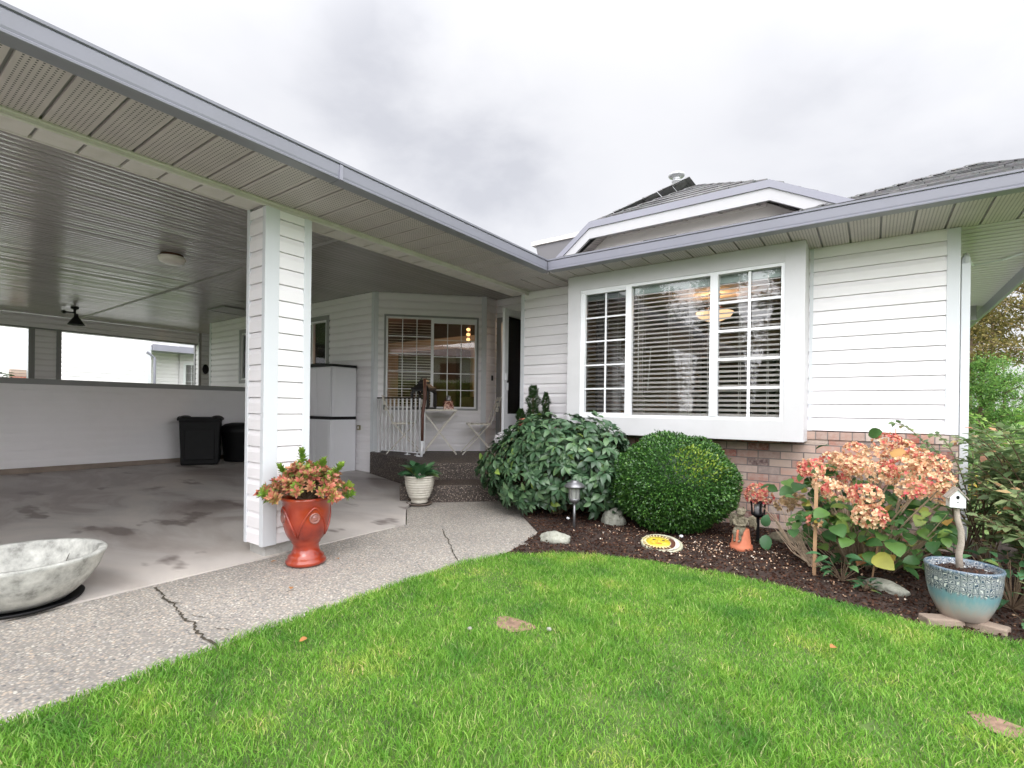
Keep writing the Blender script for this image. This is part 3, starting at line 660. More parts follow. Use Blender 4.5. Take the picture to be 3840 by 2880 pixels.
tag(small_window(WA[1][:2],WA[1][2],WA[1][3],True,False),'small window glowing orange above the storage cabinet')
cb=MB(); cb.box(-11.50,-11.43,4.92,4.94,.0,CEIL); world_part(cb,'corner_board',M['trim'],house)
FD=(.7071,.7071); FN=(.7071,-.7071); FO=(-6.12,4.94)
FH=(.141,1.573,1.02,2.47)
siding('wall',FO,FD,FN,1.693,.39,CEIL,house,holes=[FH],zoff=.39)
wbox('corner_board',FO,X,NY,-.055,.012,0,.018,.06,CEIL,M['trim'],house)
wbox('corner_board',FO,FD,FN,.002,.055,-.002,.02,.39,CEIL,M['trim'],house)
wbox('corner_board',FO,FD,FN,1.62,1.70,0,.02,.39,CEIL,M['trim'],house)
mm=WM(FO,FD,FN); bay=empty('window',(FO[0]+.8*.7071,FO[1]+.8*.7071,1.0)); bay.parent=house; bay.matrix_parent_inverse=wmat(house).inverted(); tag(bay,'gridded porch window in the angled wall behind the table')
f=frame_mb(mm,.141,1.573,1.02,2.47,.03,-.03,.018); world_part(f,'surround',M['darktrim'],bay,bevel=.002)
f=frame_mb(mm,.171,1.543,1.05,2.44,.026,-.03,.012); f.box(.842,.885,-.03,.014,1.076,2.414,mm); f.box(.885,1.517,-.03,.008,2.36,2.414,mm); world_part(f,'frame',M['white'],bay,bevel=.002)
for a,b,o in ((.197,.842,-.004),(.885,1.517,-.012)):
    f=MB(); top=2.414 if a<.5 else 2.36
    for i in (1,2): u=a+(b-a)*i/3; f.box(u-.006,u+.006,o-.012,o,1.076,top,mm)
    for i in range(1,5): z=1.076+(top-1.076)*i/5; f.box(a,b,o-.011,o-.001,z-.006,z+.006,mm)
    world_part(f,'muntins',M['white'],bay)
f=MB(); f.box(.19,.845,-.022,-.019,1.07,2.42,mm); f.box(.88,1.52,-.026,-.023,1.07,2.37,mm); world_part(f,'pane',M['glass'],bay)
b=slats(mm,.2,.84,1.09,2.36,.042,.028,-.07,.006); world_part(b,'blind',M['blind'],bay)
# kitchen behind: dark warm room with a lit spot lamp
k=MB(); k.box(-11.3,-4.99,9.0,9.1,.3,CEIL); k.box(-11.3,-11.2,5.1,9,.3,CEIL); k.box(-5.02,-4.98,6.45,9,.3,CEIL); world_part(k,'interior_wall',M['interior_wall'],house)
k=MB(); k.prism([(-11.3,5.05),(-6.15,5.05),(-5.0,6.2),(-5.0,9),(-11.3,9)],.36,.385); k.prism([(-4.86,6.45),(-3.6,6.45),(-3.6,9),(-4.86,9)],.36,.385); k.prism([(-11.3,5.05),(-6.15,5.05),(-5.0,6.2),(-5.0,9),(-11.3,9)],CEIL-.03,CEIL-.01); k.box(-7.4,-5.4,8.3,8.9,.4,1.3); k.box(-9.5,-7.6,8.4,8.9,.4,2.4); world_part(k,'interior_floor',M['interior_dark'],house)
# return wall + door wall
siding('wall',(-4.923,6.137),(0,1),(1,0),.25,.39,CEIL,house,zoff=.39)
siding('wall',(-4.90,6.38),X,NY,1.38,.39,CEIL,house,holes=[(.03,.99,.0,2.50)],zoff=.39)
siding('wall',(-3.52,6.38),(0,-1),(-1,0),1.28,.39,CEIL,house,zoff=.39)
dr=empty('door',(-4.4,6.38,.39)); dr.parent=house; dr.matrix_parent_inverse=wmat(house).inverted(); tag(dr,'white storm door standing open at the porch')
f=MB(); f.box(-4.87,-4.78,6.34,6.42,.39,2.50); f.box(-3.97,-3.90,6.34,6.42,.39,2.50); f.box(-4.78,-3.97,6.34,6.42,2.42,2.50); world_part(f,'door_frame',M['darktrim'],dr)
mm2=WM((-3.95,5.29),(0,1),(1,0))
f=MB()
DW,DZ0,DZ1=1.0,.41,2.385
f.box(0,.085,-.02,.02,DZ0,DZ1,mm2); f.box(DW-.085,DW,-.02,.02,DZ0,DZ1,mm2); f.box(.085,DW-.085,-.02,.02,DZ1-.09,DZ1,mm2); f.box(.085,DW-.085,-.019,.019,DZ0,.99,mm2)
world_part(f,'storm_door',M['white'],dr,bevel=.003)
f=MB(); f.box(.085,DW-.085,-.003,.003,.99,DZ1-.09,mm2); f.box(.085,DW-.085,-.006,.006,1.66,1.68,mm2); world_part(f,'pane',M['glass'],dr)
f=MB(); f.box(.02,.05,.02,.045,1.44,1.52,mm2); f.bar(mm2@Vector((.035,.05,1.40)),mm2@Vector((.035,.05,1.30)),.018); world_part(f,'door_handle',M['white'],dr)
f=MB(); f.box(.06,.10,.02,.03,1.36,1.43,mm2); world_part(f,'door_lock',M['blackmetal'],dr)
f=MB(); f.box(-4.98,-3.2,8.3,8.4,.39,CEIL); world_part(f,'interior_wall',M['hall'],house); f=MB(); f.box(-4.975,-4.95,6.45,8.3,.39,CEIL); world_part(f,'interior_wall',M['hall'],house); f=MB(); f.box(-4.9,-4.45,7.0,7.6,.39,1.25); world_part(f,'hall_dark_box',M['interior_dark'],house)  # last: dark box filling the lower part of the hall view
# ================================================================== carport
cp_=empty('carport',(-8.5,0,0),label='double carport with glossy ribbed metal ceiling and low sided wall',cat='carport')
cl=MB(); x=-13.38; V=[];F=[]
prof=[]
while x<-3.68:
    q_=random.uniform(-.002,.002); prof+=[(x,CEIL+.016),(x+.004,CEIL+.016),(x+.010,CEIL+.001),(x+.045,CEIL-.002+q_),(x+.080,CEIL+.001),(x+.086,CEIL+.009),(x+.090,CEIL+.009),(x+.096,CEIL+.001),(x+.13,CEIL-.002-q_),(x+.166,CEIL+.001)]; x+=.17
YC=[-4,3.15,3.19,6.4]
for (ya,yb,dz) in ((-4,3.15,0),(3.18,6.4,0)):
    V=[];F=[]
    for (px_,pz_) in prof: V+=[(px_,ya,pz_),(px_,yb,pz_)]
    for i in range(len(prof)-1): F.append((2*i,2*i+1,2*i+3,2*i+2))
    cl.add(V,F)
world_part(cl,'ceiling',M['ceiling'],cp_,recalc=False)
s=MB(); s.box(-13.38,-3.66,3.14,3.19,CEIL-.006,CEIL+.006); world_part(s,'ceiling_seam',M['hatch'],cp_)
s=MB(); s.box(-13.6,-3.4,-4,6.6,CEIL+.02,CEIL+.05); world_part(s,'roof_deck',M['darktrim'],cp_)
# beam on the column side
soffit_part('beam_underside',-3.64,-3.455,-4,5.09,2.462,'beam',cp_,0,.195,.657)
b=MB(); b.box(-3.455,-3.438,-4,5.06,2.458,CEIL); b.box(-3.65,-3.64,-4,5.08,2.47,CEIL+.01)
k=-20
while .657+k*.195<5.05:
    y=.657+k*.195
    k+=1
world_part(b,'beam',M['beam'],cp_)
b=MB(); b.extr([(0,0),(.018,0),(.020,.010),(.012,.016),(.012,.03),(.018,.036),(.016,.046),(0,.046)],(-3.438,-4,2.444),(-3.438,5.085,2.444),(1,0,0)); b.box(-3.438,-3.41,5.03,5.07,2.445,2.489)
b.extr([(-.012,0),(.006,0),(.006,.012),(-.012,.012)],(-3.648,-4,2.46),(-3.648,5.08,2.46),(1,0,0)); world_part(b,'beam_moulding',M['beam'],cp_)
soffit_part('soffit',-3.44,GX+.01,-4,4.56,SOFF,'soffL',cp_,0,.195,.657)
gutter_part('gutter',(GX-.0,-4,SOFF-.004),(GX-.0,GY-.04,SOFF-.004),(1,0,0),cp_)
rfc=MB(); rfc.add([(-2.83,-4,2.60),(-2.83,4.6,2.60),(-8,9,3.4),(-8,-4,3.6)],[(0,1,2,3)]); world_part(rfc,'roof',M['shingle'],cp_,recalc=False)
# column
col=empty('column',(-3.55,1.98,0)); col.parent=cp_; col.matrix_parent_inverse=wmat(cp_).inverted()
c=MB(); c.box(-3.645,-3.443,1.845,2.14,-.03,.085); world_part(c,'concrete_base',M['concrete'],col,bevel=.006)
siding('siding_face',(-3.65,1.83),X,NY,.22,.08,2.44,col,zoff=.08); siding('siding_face',(-3.43,1.83),(0,1),(1,0),.315,.08,2.44,col,zoff=.08)
siding('siding_face',(-3.43,2.145),(-1,0),(0,1),.22,.08,2.44,col,zoff=.08); siding('siding_face',(-3.65,2.145),(0,-1),(-1,0),.315,.08,2.44,col,zoff=.08)
c=MB(); c.box(-3.455,-3.412,1.812,1.83,.078,2.442); c.box(-3.430,-3.412,1.83,1.915,.078,2.442); c.box(-3.430,-3.411,2.105,2.163,.078,2.442); c.box(-3.47,-3.43,2.145,2.163,.078,2.442); c.box(-3.668,-3.632,1.811,1.83,.078,2.462); c.box(-3.668,-3.65,1.83,1.87,.078,2.462); c.box(-3.668,-3.65,2.1,2.163,.078,2.462)
world_part(c,'corner_trim',M['trim'],col,bevel=.003)
# low dividing wall, and the posts and beam of the far bay behind it
hw=empty('half_wall',(-9.05,1.5,.1)); hw.parent=cp_; hw.matrix_parent_inverse=wmat(cp_).inverted()
siding('wall',(-9.0,-4),(0,1),(1,0),8.92,.203,1.305,hw,zoff=.203,course=.1145,lip=.008)
s=MB(); s.box(-9.14,-8.975,-4,4.92,1.305,1.378); world_part(s,'cap',M['darktrim'],hw,bevel=.004)
s=MB(); s.box(-9.11,-9.01,-4,4.92,0,.202); s.box(-9.015,-8.985,-4,2.3,.10,.165); world_part(s,'concrete_footing',M['footing'],hw)
siding('wall',(-9.12,4.92),(0,-1),(-1,0),8.92,.1,1.305,hw,zoff=.203,course=.1145,lip=.008)
fr_=empty('far_bay_frame',(-13.4,2,0)); fr_.parent=cp_; fr_.matrix_parent_inverse=wmat(cp_).inverted()
for (y0,y1) in ((2.50,2.88),(-2.6,-2.2)):
    siding('post',(-13.4,y0),(0,1),(1,0),y1-y0,.1,2.54,fr_,zoff=.1)
    s=MB(); s.box(-13.41,-13.375,y0-.06,y0+.03,.1,2.54); s.box(-13.41,-13.375,y1-.03,y1+.05,.1,2.54); world_part(s,'post_trim',M['darktrim'],fr_)
siding('beam',(-13.4,-4),(0,1),(1,0),9.56,2.54,CEIL-.005,fr_,zoff=2.54)
s=MB(); s.box(-13.55,-13.38,-4,5.58,2.515,2.542); world_part(s,'beam_trim',M['darktrim'],fr_)
siding('post',(-13.52,5.48),X,NY,.22,.1,CEIL,fr_,zoff=.1); siding('post',(-13.30,5.48),(0,1),(1,0),.30,.1,CEIL,fr_,zoff=.1,mat=M['trim'])
s=MB(); s.box(-13.58,-13.5,5.45,5.48,.1,2.53); s.box(-13.32,-13.28,5.45,5.50,.1,CEIL); s.box(-13.31,-13.27,5.74,5.80,.1,CEIL);  world_part(s,'post_trim',M['darktrim'],fr_)
siding('wall',(-13.3,6.3),X,NY,2.2,-.2,CEIL,cp_,zoff=1.5,mat=M['beam'])  # far wall, its shade put into a greyer siding colour
# ================================================================== porch steps
pr=empty('porch_steps',(-4.4,4.9,0),label='dark exposed aggregate porch landing with two steps down',cat='steps')
top=[(-6.12,4.93),(-6.10,4.86),(-4.92,4.52),(-4.5,4.22),(-3.53,5.19),(-3.53,6.36),(-4.89,6.36),(-4.89,6.12)]
s=MB(); s.prism(top[::-1],-.15,.388); world_part(s,'landing',M['steps'],pr,bevel=.012)
s=MB(); s.prism([(-4.6,4.2),(-4.25,3.80),(-3.22,4.83),(-3.5,5.05),(-3.54,5.17),(-4.5,4.215)],-.15,.188); world_part(s,'step',M['steps'],pr,bevel=.012)
# railing
rl=empty('railing',(-5.5,4.92,.388),label='short white porch railing with thin black top rail beside the table',cat='railing')
s=MB(); n=10
for i in range(n+1):
    x=-5.90+.88*i/n
    s.box(x-.009,x+.009,4.911,4.929,.43,1.185)
world_part(s,'balusters',M['white'],rl)
s=MB(); s.bar((-5.93,4.92,.43),(-5.02,4.92,.43),.018); world_part(s,'bottom_rail',M['white'],rl)
for x in (-5.98,-5.45+.1,-5.15):
    s=MB(); s.bar((x,4.92,.40),(x,4.92,1.185 if x<-5.9 else .43),.016); s.box(x-.03,x+.03,4.89,4.95,.388,.398); world_part(s,'rail_foot',M['white'],rl)
s=MB(); s.box(-6.01,-4.99,4.905,4.935,1.185,1.205); world_part(s,'top_rail',M['blackmetal'],rl,bevel=.004)
ps=MB(); ps.tube([(-5.00,4.90,1.46),(-4.995,4.90,1.20),(-5.015,4.88,.95),(-5.005,4.87,.60)],[.022,.025,.022,.019],10); p_=ps.build('walking_post',M['brown'],smooth=True)
pp=empty('garden_tool',(-5.0,4.86,.39),label='upright brown wooden handle with white lower shaft leaning at the railing end',cat='tool')
p_.name='handle'; p_.parent=pp; p_.matrix_parent_inverse=wmat(pp).inverted()
ps=MB(); ps.tube([(-5.005,4.87,.60),(-5.0,4.86,.50),(-4.99,4.84,.36)],[.024,.024,.018],10); ps.tube([(-4.99,4.84,.40),(-5.03,4.83,.385),(-5.06,4.82,.39)],.012,6); world_part(ps,'shaft',M['white'],pp,smooth=True)
# ================================================================== bistro set
def loc_part(mb,name,mat,parent,**k):
    o=mb.build(name,mat,None,**k); o.parent=parent; return o
tb=empty('bistro_table',(-5.10,5.30,.39),math.radians(45),label='small square folding bistro table on the porch holding the lantern',cat='table')
s=MB(); s.box(-.25,.25,-.22,.22,.625,.642)
for i in range(6): s.box(-.24,.24,-.21+i*.073,-.15+i*.073,.642,.648)
loc_part(s,'tabletop',M['furn'],tb,bevel=.002)
for yy in (-.2,.2):
    s=MB(); s.bar((-.24,yy,.005),(.23,yy,.62),.030,.015); loc_part(s,'leg',M['furn'],tb)
    s=MB(); s.bar((.24,yy*.93,.005),(-.23,yy*.93,.62),.030,.015); loc_part(s,'leg',M['furn'],tb)
s=MB(); s.bar((-.24,-.2,.012),(-.24,.2,.012),.014); s.bar((.24,-.186,.012),(.24,.186,.012),.014); loc_part(s,'foot_bars',M['furn'],tb)
def chair(loc,rz,label):
    c=empty('folding_chair',loc,rz,label=label,cat='chair',group='folding bistro chairs on the porch')
    s=MB()
    for i in range(5): s.box(-.19,.19,-.17+i*.07,-.12+i*.07,.44,.452)
    s.box(-.19,-.175,-.17,.17,.428,.442); s.box(.175,.19,-.17,.17,.428,.442); loc_part(s,'seat',M['furn'],c)
    s=MB(); 
    for z in (.62,.70,.78): s.box(-.19,.19,.262+(z-.62)*.22,.27+(z-.62)*.22,z,z+.055)
    loc_part(s,'backrest',M['furn'],c)
    for xx in (-.2,.2):
        s=MB(); s.bar((xx,-.24,.005),(xx,.16,.46),.027,.012); s.bar((xx,.16,.46),(xx,.31,.84),.027,.012); loc_part(s,'leg',M['furn'],c)
        s=MB(); s.bar((xx*.92,.24,.005),(xx*.92,-.16,.44),.027,.012); loc_part(s,'leg',M['furn'],c)
    return c
chair((-4.70,5.70,.39),math.radians(-45),'folding bistro chair right of the table near the front door')
chair((-5.55,4.98+.06,.39),math.radians(135),'folding bistro chair behind the white railing')
ln=empty('lantern',(-5.22,5.10,1.038),math.radians(20),label='tall black candle lantern with arched windows on the bistro table',cat='lantern'); ln.scale=(1.35,1.35,.92)
s=MB(); s.box(-.10,.10,-.10,.10,0,.03); 
for a in (-1,1):
    for b in (-1,1): s.box(a*.092-.012,a*.092+.012,b*.092-.012,b*.092+.012,.03,.27)
for k in range(4):
    R_=Matrix.Rotation(k*PI/2,4,'Z'); V=[];n=9
    pts=[(-.085,.27)]+[(-.075*math.cos(PI*i/8),.235+.05*math.sin(PI*i/8)) for i in range(9)]
    for i in range(8):
        x0=-.08*math.cos(PI*i/8);x1=-.08*math.cos(PI*(i+1)/8); z0=.22+.06*math.sin(PI*i/8);z1=.22+.06*math.sin(PI*(i+1)/8)
        V=[(x0,-.1,z0),(x1,-.1,z1),(x1,-.1,.31),(x0,-.1,.31),(x0,-.085,z0),(x1,-.085,z1),(x1,-.085,.31),(x0,-.085,.31)]
        s.add([R_@Vector(v) for v in V],[(0,1,2,3),(4,7,6,5),(0,4,5,1)])
loc_part(s,'frame',M['blackmetal'],ln)
s=MB(); s.lathe([(.145,.0),(.135,.03),(.09,.065),(.07,.09),(.065,.12),(.04,.15),(.0,.155)],4,(0,0,.30)); R45=Matrix.Rotation(PI/4,4,'Z'); s.v=[tuple(R45@Vector(v)) for v in s.v]; loc_part(s,'roof',M['blackmetal'],ln)
s=MB(); s.tube([(.028*math.cos(a),0,.47+.028*math.sin(a)) for a in np.linspace(0,2*PI,15)],.005,6); loc_part(s,'ring',M['blackmetal'],ln)
s=MB(); s.lathe([(.0,.03),(.035,.03),(.035,.15),(0,.15)],16); loc_part(s,'candle',M['blind'],ln)
def pat_mat():
    m,nt,b=new_mat('patterned_red_ceramic'); mp=coords(nt); n1=N(nt,'ShaderNodeTexNoise'); n1.inputs['Scale'].default_value=38; n1.inputs['Detail'].default_value=3; L(nt,mp,0,n1,'Vector')
    r=ramp(nt,[(.42,(.14,.03,.02)),(.5,(.32,.10,.06)),(.56,(.62,.40,.30)),(.7,(.7,.52,.42))]); L(nt,n1,'Fac',r,'Fac'); L(nt,r,'Color',b,'Base Color'); b.inputs['Roughness'].default_value=.4; return m
tr=empty('candle_pot',(-4.98,5.36,1.038),label='red and pink patterned square pot with a silver lid on the table',cat='pot')
s=MB(); s.lathe([(.0,0),(.105,0),(.10,.05),(.075,.085),(.075,.09),(.0,.09)],4,(0,0,0)); s.lathe([(.085,.085),(.088,.12),(.0,.125)],4); loc_part(s,'body',pat_mat(),tr,bevel=.004)
s=MB(); s.lathe([(0,.12),(.035,.12),(.038,.15),(.028,.17),(.03,.19),(.0,.20)],16); loc_part(s,'lid',M['solar'],tr,smooth=True)
# ================================================================== storage cabinet
cbn=empty('storage_cabinet',(-6.87,4.68,.03),label='pale grey two door resin storage cabinet with black lid against the siding',cat='cabinet')
cx0,cx1,cy0,cy1=-7.25,-6.492,4.47,4.90
s=MB(); s.box(cx0,cx1,cy0,cy1,.06,.865); s.box(cx0+.005,cx1-.005,cy0+.01,cy1,.905,1.66)
s.box(cx1,cx1+.004,cy0+.05,cy1-.04,.10,.84); s.box(cx1-.004,cx1+.003,cy0+.05,cy1-.04,.93,1.64); world_part(s,'body',M['cabinet'],cbn,bevel=.006)
s=MB(); s.add([(cx0-.01,cy0-.015,1.655),(cx1+.01,cy0-.015,1.655),(cx1+.01,cy1,1.655),(cx0-.01,cy1,1.655),(cx0-.01,cy0-.01,1.69),(cx1+.01,cy0-.01,1.69),(cx1+.01,cy1,1.695),(cx0-.01,cy1,1.695),((cx0+cx1)/2,cy0-.02,1.715),((cx0+cx1)/2,cy1,1.71)],[(0,3,2,1),(0,1,5,8,4),(2,3,7,9,6),(1,2,6,5),(3,0,4,7),(4,8,9,7),(8,5,6,9)]); world_part(s,'lid',M['black'],cbn)
s=MB(); s.box(cx0-.006,cx1+.006,cy0-.008,cy1,.862,.908); world_part(s,'middle_band',M['black'],cbn,bevel=.004)
s=MB(); s.box(cx0-.004,cx1+.004,cy0-.004,cy1,.02,.062); world_part(s,'base',M['black'],cbn)
for a,b in ((cx0+.02,(cx0+cx1)/2-.004),((cx0+cx1)/2+.004,cx1-.02)):
    for z0,z1 in ((.08,.85),(.92,1.64)):
        s=MB(); s.box(a,b,cy0-.012,cy0+.001,z0,z1); s.box(a+.04,b-.04,cy0-.016,cy0-.011,z0+.05,z1-.05); world_part(s,'door_panel',M['cabinet'],cbn,bevel=.004)
# ================================================================== bins
def wheelie(loc,rz):
    b=empty('trash_bin',loc,rz,label='tall square black lidded bin, leftmost against the half wall',cat='trash bin')
    s=MB(); V=[];
    for z,w,d in ((0,.30,.27),(.03,.31,.28),(.82,.335,.31),(.86,.345,.32)):
        V+=[(-w,-d,z),(w,-d,z),(w,d,z),(-w,d,z)]
    F=[(0,3,2,1)]
    for i in range(3):
        for k in range(4): F.append((i*4+k,i*4+(k+1)%4,(i+1)*4+(k+1)%4,(i+1)*4+k))
    F.append((12,13,14,15)); s.add(V,F); s.box(-.25,.25,-.315,-.29,.1,.7); s.box(.30,.325,-.2,.2,.1,.45); loc_part(s,'body',M['black'],b,bevel=.012)
    s=MB(); s.box(-.37,.37,-.335,.335,.86,.91); s.tube([(-.37,.0,.90),(-.37,.33,.90)],.04,10); s.ell((-.27,0,.90),(.11,.33,.06)); s.ell((.27,0,.90),(.11,.33,.06)); s.box(-.2,.2,-.32,.32,.905,.925); loc_part(s,'lid',M['black'],b,smooth=False,bevel=.01)
    return b
wh=wheelie((-8.66,3.60,.125),math.radians(62)); wh.scale=(.80,.80,.80)
b2=empty('trash_bin',(-8.67,4.19,.125),label='round black bin with domed lid and side handles, middle of the bins',cat='trash bin'); b2.scale=(.78,.78,.80)
s=MB(); s.lathe([(0,0),(.26,0),(.28,.02),(.335,.60),(.345,.62),(.345,.65)],32); loc_part(s,'body',M['black'],b2,smooth=True)
s=MB(); s.lathe([(.37,.62),(.375,.66),(.34,.72),(.27,.775),(.15,.80),(0,.805)],32); loc_part(s,'lid',M['black'],b2,smooth=True)
for a in (-1,1):
    s=MB(); R_=Matrix.Rotation(math.radians(38),4,'Z'); s.tube([R_@Vector(p) for p in ((a*.34,-.08,.60),(a*.42,-.07,.58),(a*.42,.07,.58),(a*.34,.08,.60))],.018,8); loc_part(s,'handle',M['black'],b2,smooth=True)
b3=empty('trash_bin',(-8.70,4.64,.125),label='round grey bin with black rim partly hidden by the column',cat='trash bin'); b3.scale=(.8,.8,.8)
M['greybin']=paint('grey_plastic',(.16,.16,.17),.5,.1,5)
s=MB(); s.lathe([(0,0),(.22,0),(.27,.40),(.28,.42)],28); loc_part(s,'body',M['greybin'],b3,smooth=True)
s=MB(); s.lathe([(.29,.41),(.30,.46),(.27,.53),(.15,.56),(0,.565)],28); loc_part(s,'lid',M['black'],b3,smooth=True)
b4=MB(); b4.lathe([(0,0),(.30,.0),(.33,.03),(.33,.05),(.29,.07),(.0,.10)],32); R_=Matrix.Translation((-8.94,4.66,.86))@Matrix.Rotation(math.radians(82),4,'Y')@Matrix.Scale(.72,4); b4.v=[tuple(R_@Vector(v)) for v in b4.v]
tag(b4.build('round_lid',M['black'],smooth=True),'round black lid propped upright above the grey bin beside the column','lid')
# ================================================================== fixtures
lt=empty('ceiling_light',(-6.63,2.42,CEIL),label='round white flush dome light on the ribbed carport ceiling',cat='ceiling light')
s=MB(); s.lathe([(.0,0),(.115,0),(.115,-.03),(.09,-.035)],28); loc_part(s,'base_ring',M['brown'],lt,smooth=True)
s=MB(); s.lathe([(.135,-.03),(.14,-.05),(.125,-.085),(.08,-.105),(0,-.112)],28); loc_part(s,'shade',paint('opal_glass',(.85,.80,.75),.35,.03,4),lt,smooth=True)
fl=empty('flood_light',(-11.75,2.75,CEIL),label='black twin head flood light hanging under the ceiling at left',cat='flood light')
s=MB(); s.lathe([(0,0),(.06,0),(.06,-.03),(.02,-.05),(.02,-.12),(0,-.12)],16); s.bar((-.02,-.01,-.10),(-.14,-.12,-.09),.025); loc_part(s,'mount',M['black'],fl)
s=MB(); s.lathe([(.03,0),(.035,-.06),(.06,-.09),(.11,-.17),(.13,-.2),(.12,-.2),(.0,-.12)],20,(.0,.02,-.12)); loc_part(s,'lamp_head',M['black'],fl,smooth=True)
s=MB(); s.lathe([(.03,0),(.035,-.06),(.03,-.10),(0,-.1)],14); R_=Matrix.Translation((-.13,-.11,-.09))@Matrix.Rotation(1.7,4,'Y'); s.v=[tuple(R_@Vector(v)) for v in s.v]; loc_part(s,'lamp_head',M['black'],fl,smooth=True)
ht=MB(); ht.box(-9.80,-9.22,4.20,4.75,CEIL-.02,CEIL-.004)
ht=tag(ht.build('ceiling_hatch',M['hatch'],bevel=.003),'grey square attic hatch panel in the carport ceiling near the wall','hatch')
h2=MB(); 
for q in ((-9.84,-9.80,4.16,4.79),(-9.22,-9.18,4.16,4.79),(-9.80,-9.22,4.16,4.20),(-9.80,-9.22,4.75,4.79)): h2.box(*q,CEIL-.03,CEIL-.002)
h2=h2.build('hatch_frame',M['darktrim']); h2.parent=ht
sc=MB(); sc.ell((-13.285,5.60,1.93),(.05,.075,.12)); sc=tag(sc.build('wall_sconce',M['black'],smooth=True),'small oval black wall sconce on the pale post beyond the half wall','wall light')
ob=MB(); ob.box(-6.475,-6.405,4.905,4.925,.70,.775); ob=tag(ob.build('wall_outlet',paint('brass_cover',(.24,.20,.10),.5,.1,8),bevel=.004),'small square brass outlet cover on the siding by the cabinet','outlet'); 
o2=MB(); o2.box(-6.455,-6.425,4.900,4.907,.72,.755); o2=o2.build('socket',M['beam']); o2.parent=ob
db=MB(); db.box(-4.90,-4.888,6.25,6.285,1.50,1.58); tag(db.build('doorbell',M['blackmetal'],bevel=.003),'small black doorbell on the narrow wall beside the front door','doorbell')
# pendant lamps inside (lit)
def emis(name,col,st):
    m,nt,b=new_mat(name); b.inputs['Base Color'].default_value=(*col,1); b.inputs['Emission Color'].default_value=(*col,1); b.inputs['Emission Strength'].default_value=st; return m
M['lit']=emis('lit_lamp_glass',(1,.66,.36),1.1); M['lit2']=emis('lit_bulb',(1,.55,.22),1.8)
pd=empty('pendant_lamp',(-1.55,6.3,2.2),label='lit amber bowl pendant lamp inside the picture window',cat='pendant lamp')
s=MB(); s.lathe([(0,-.085),(.10,-.07),(.18,-.03),(.215,.02),(.21,.025),(.17,-.02),(0,-.07)],28,(0,0,.02)); loc_part(s,'bowl',M['lit'],pd,smooth=True)
s=MB(); s.lathe([(.0,.262),(.07,.262),(.06,.24),(.012,.23),(.012,.16),(0,.16)],16)
for a in (0,2.1,4.2): s.tube([(0,0,.18),(.05*math.cos(a),.05*math.sin(a),.12),(.19*math.cos(a),.19*math.sin(a),.03)],.006,6)
loc_part(s,'stem',M['brown'],pd)
def plight(name,loc,e,r=.06):
    l=bpy.data.lights.new(name,'POINT'); l.energy=e; l.color=(1,.62,.32); l.shadow_soft_size=r; o=bpy.data.objects.new(name,l); COL.objects.link(o); o.location=loc; return o
plight('room_glow',(-1.55,6.3,2.36),3.5); plight('room_glow',(-4.3,7.4,2.5),14); plight('room_glow',(-7.6,5.7,2.2),40); plight('room_glow',(-5.9,7.3,2.45),9)  # second one is unseen, added for the lit hall
sp1=empty('spot_lamp',(-5.95,6.9,2.5),label='lit amber spot lamp seen through the porch window',cat='spot lamp')
for k in range(3):
    s=MB(); s.ell((.0,0,-.02-.09*k),(.035,.035,.03)); loc_part(s,'bulb',M['lit2'],sp1,smooth=True)
s=MB(); s.bar((0,.04,-.3),(0,.04,.27),.02); loc_part(s,'bracket',M['brown'],sp1)
# a few furnishings inside
fu=empty('living_room_drape',(-1.2,7.9,0),label='pale grey drape hanging inside the picture window',cat='drape')
s=MB()
for (x0,x1,y) in ((-2.62,-2.45,5.35),(-2.35,-2.15,8.3),(-1.1,-.62,8.4)):
    n=int((x1-x0)/.03)
    for i in range(n): s.tube([(x0+i*.03,y+.015*(i%2),.1),(x0+i*.03,y+.015*(i%2),2.4)],.018,6)
o=world_part(s,'fabric',M['drape'],fu,smooth=True)
fu=empty('armchair',(-1.0,6.2,0),label='pale armchair and side table seen low through the blinds',cat='armchair')
s=MB(); s.box(-1.25,-.75,6.0,6.5,.1,.95); s.box(-1.3,-1.2,5.7,6.5,.1,.7); s.box(-.8,-.7,5.7,6.5,.1,.7); world_part(s,'seat',M['drape'],fu,bevel=.05)
bc=MB(); bc.box(-2.2,-1.2,8.2,8.55,0,2.0); bc.box(-.55,-.15,8.0,8.5,0,1.5); tag(bc.build('bookcase',M['interior_dark']),'dark bookcase at the back of the living room','bookcase') if False else world_part(bc,'built_in_cupboard',M['interior_dark'],house)
# ================================================================== red urn
def glaze(name,cols,rough=.25,scale=5,coat=.6):
    m,nt,b=new_mat(name); mp=coords(nt); n1=N(nt,'ShaderNodeTexNoise'); n1.inputs['Scale'].default_value=scale; n1.inputs['Detail'].default_value=6; L(nt,mp,0,n1,'Vector')
    r=ramp(nt,cols); L(nt,n1,'Fac',r,'Fac'); L(nt,r,'Color',b,'Base Color'); b.inputs['Roughness'].default_value=rough; b.inputs['Coat Weight'].default_value=coat; b.inputs['Coat Roughness'].default_value=.12; return m
M['urn']=glaze('russet_glaze',[(.3,(.15,.015,.010)),(.5,(.29,.030,.010)),(.7,(.36,.050,.014))],.3,7)
urn=empty('urn_planter',(-3.11,1.955,0),label='glazed russet red footed urn with swag relief by the column',cat='urn'); urn.scale=(.93,.93,.965)
UP=[(0,.0),(.132,.0),(.140,.012),(.138,.026),(.122,.045),(.125,.055),(.100,.075),(.090,.105),(.088,.135),(.100,.150),(.098,.158),(.118,.178),(.140,.215),(.155,.265),(.161,.32),(.163,.38),(.162,.435),(.171,.448),(.173,.458),(.166,.468),(.152,.466),(.148,.44),(.0,.43)]
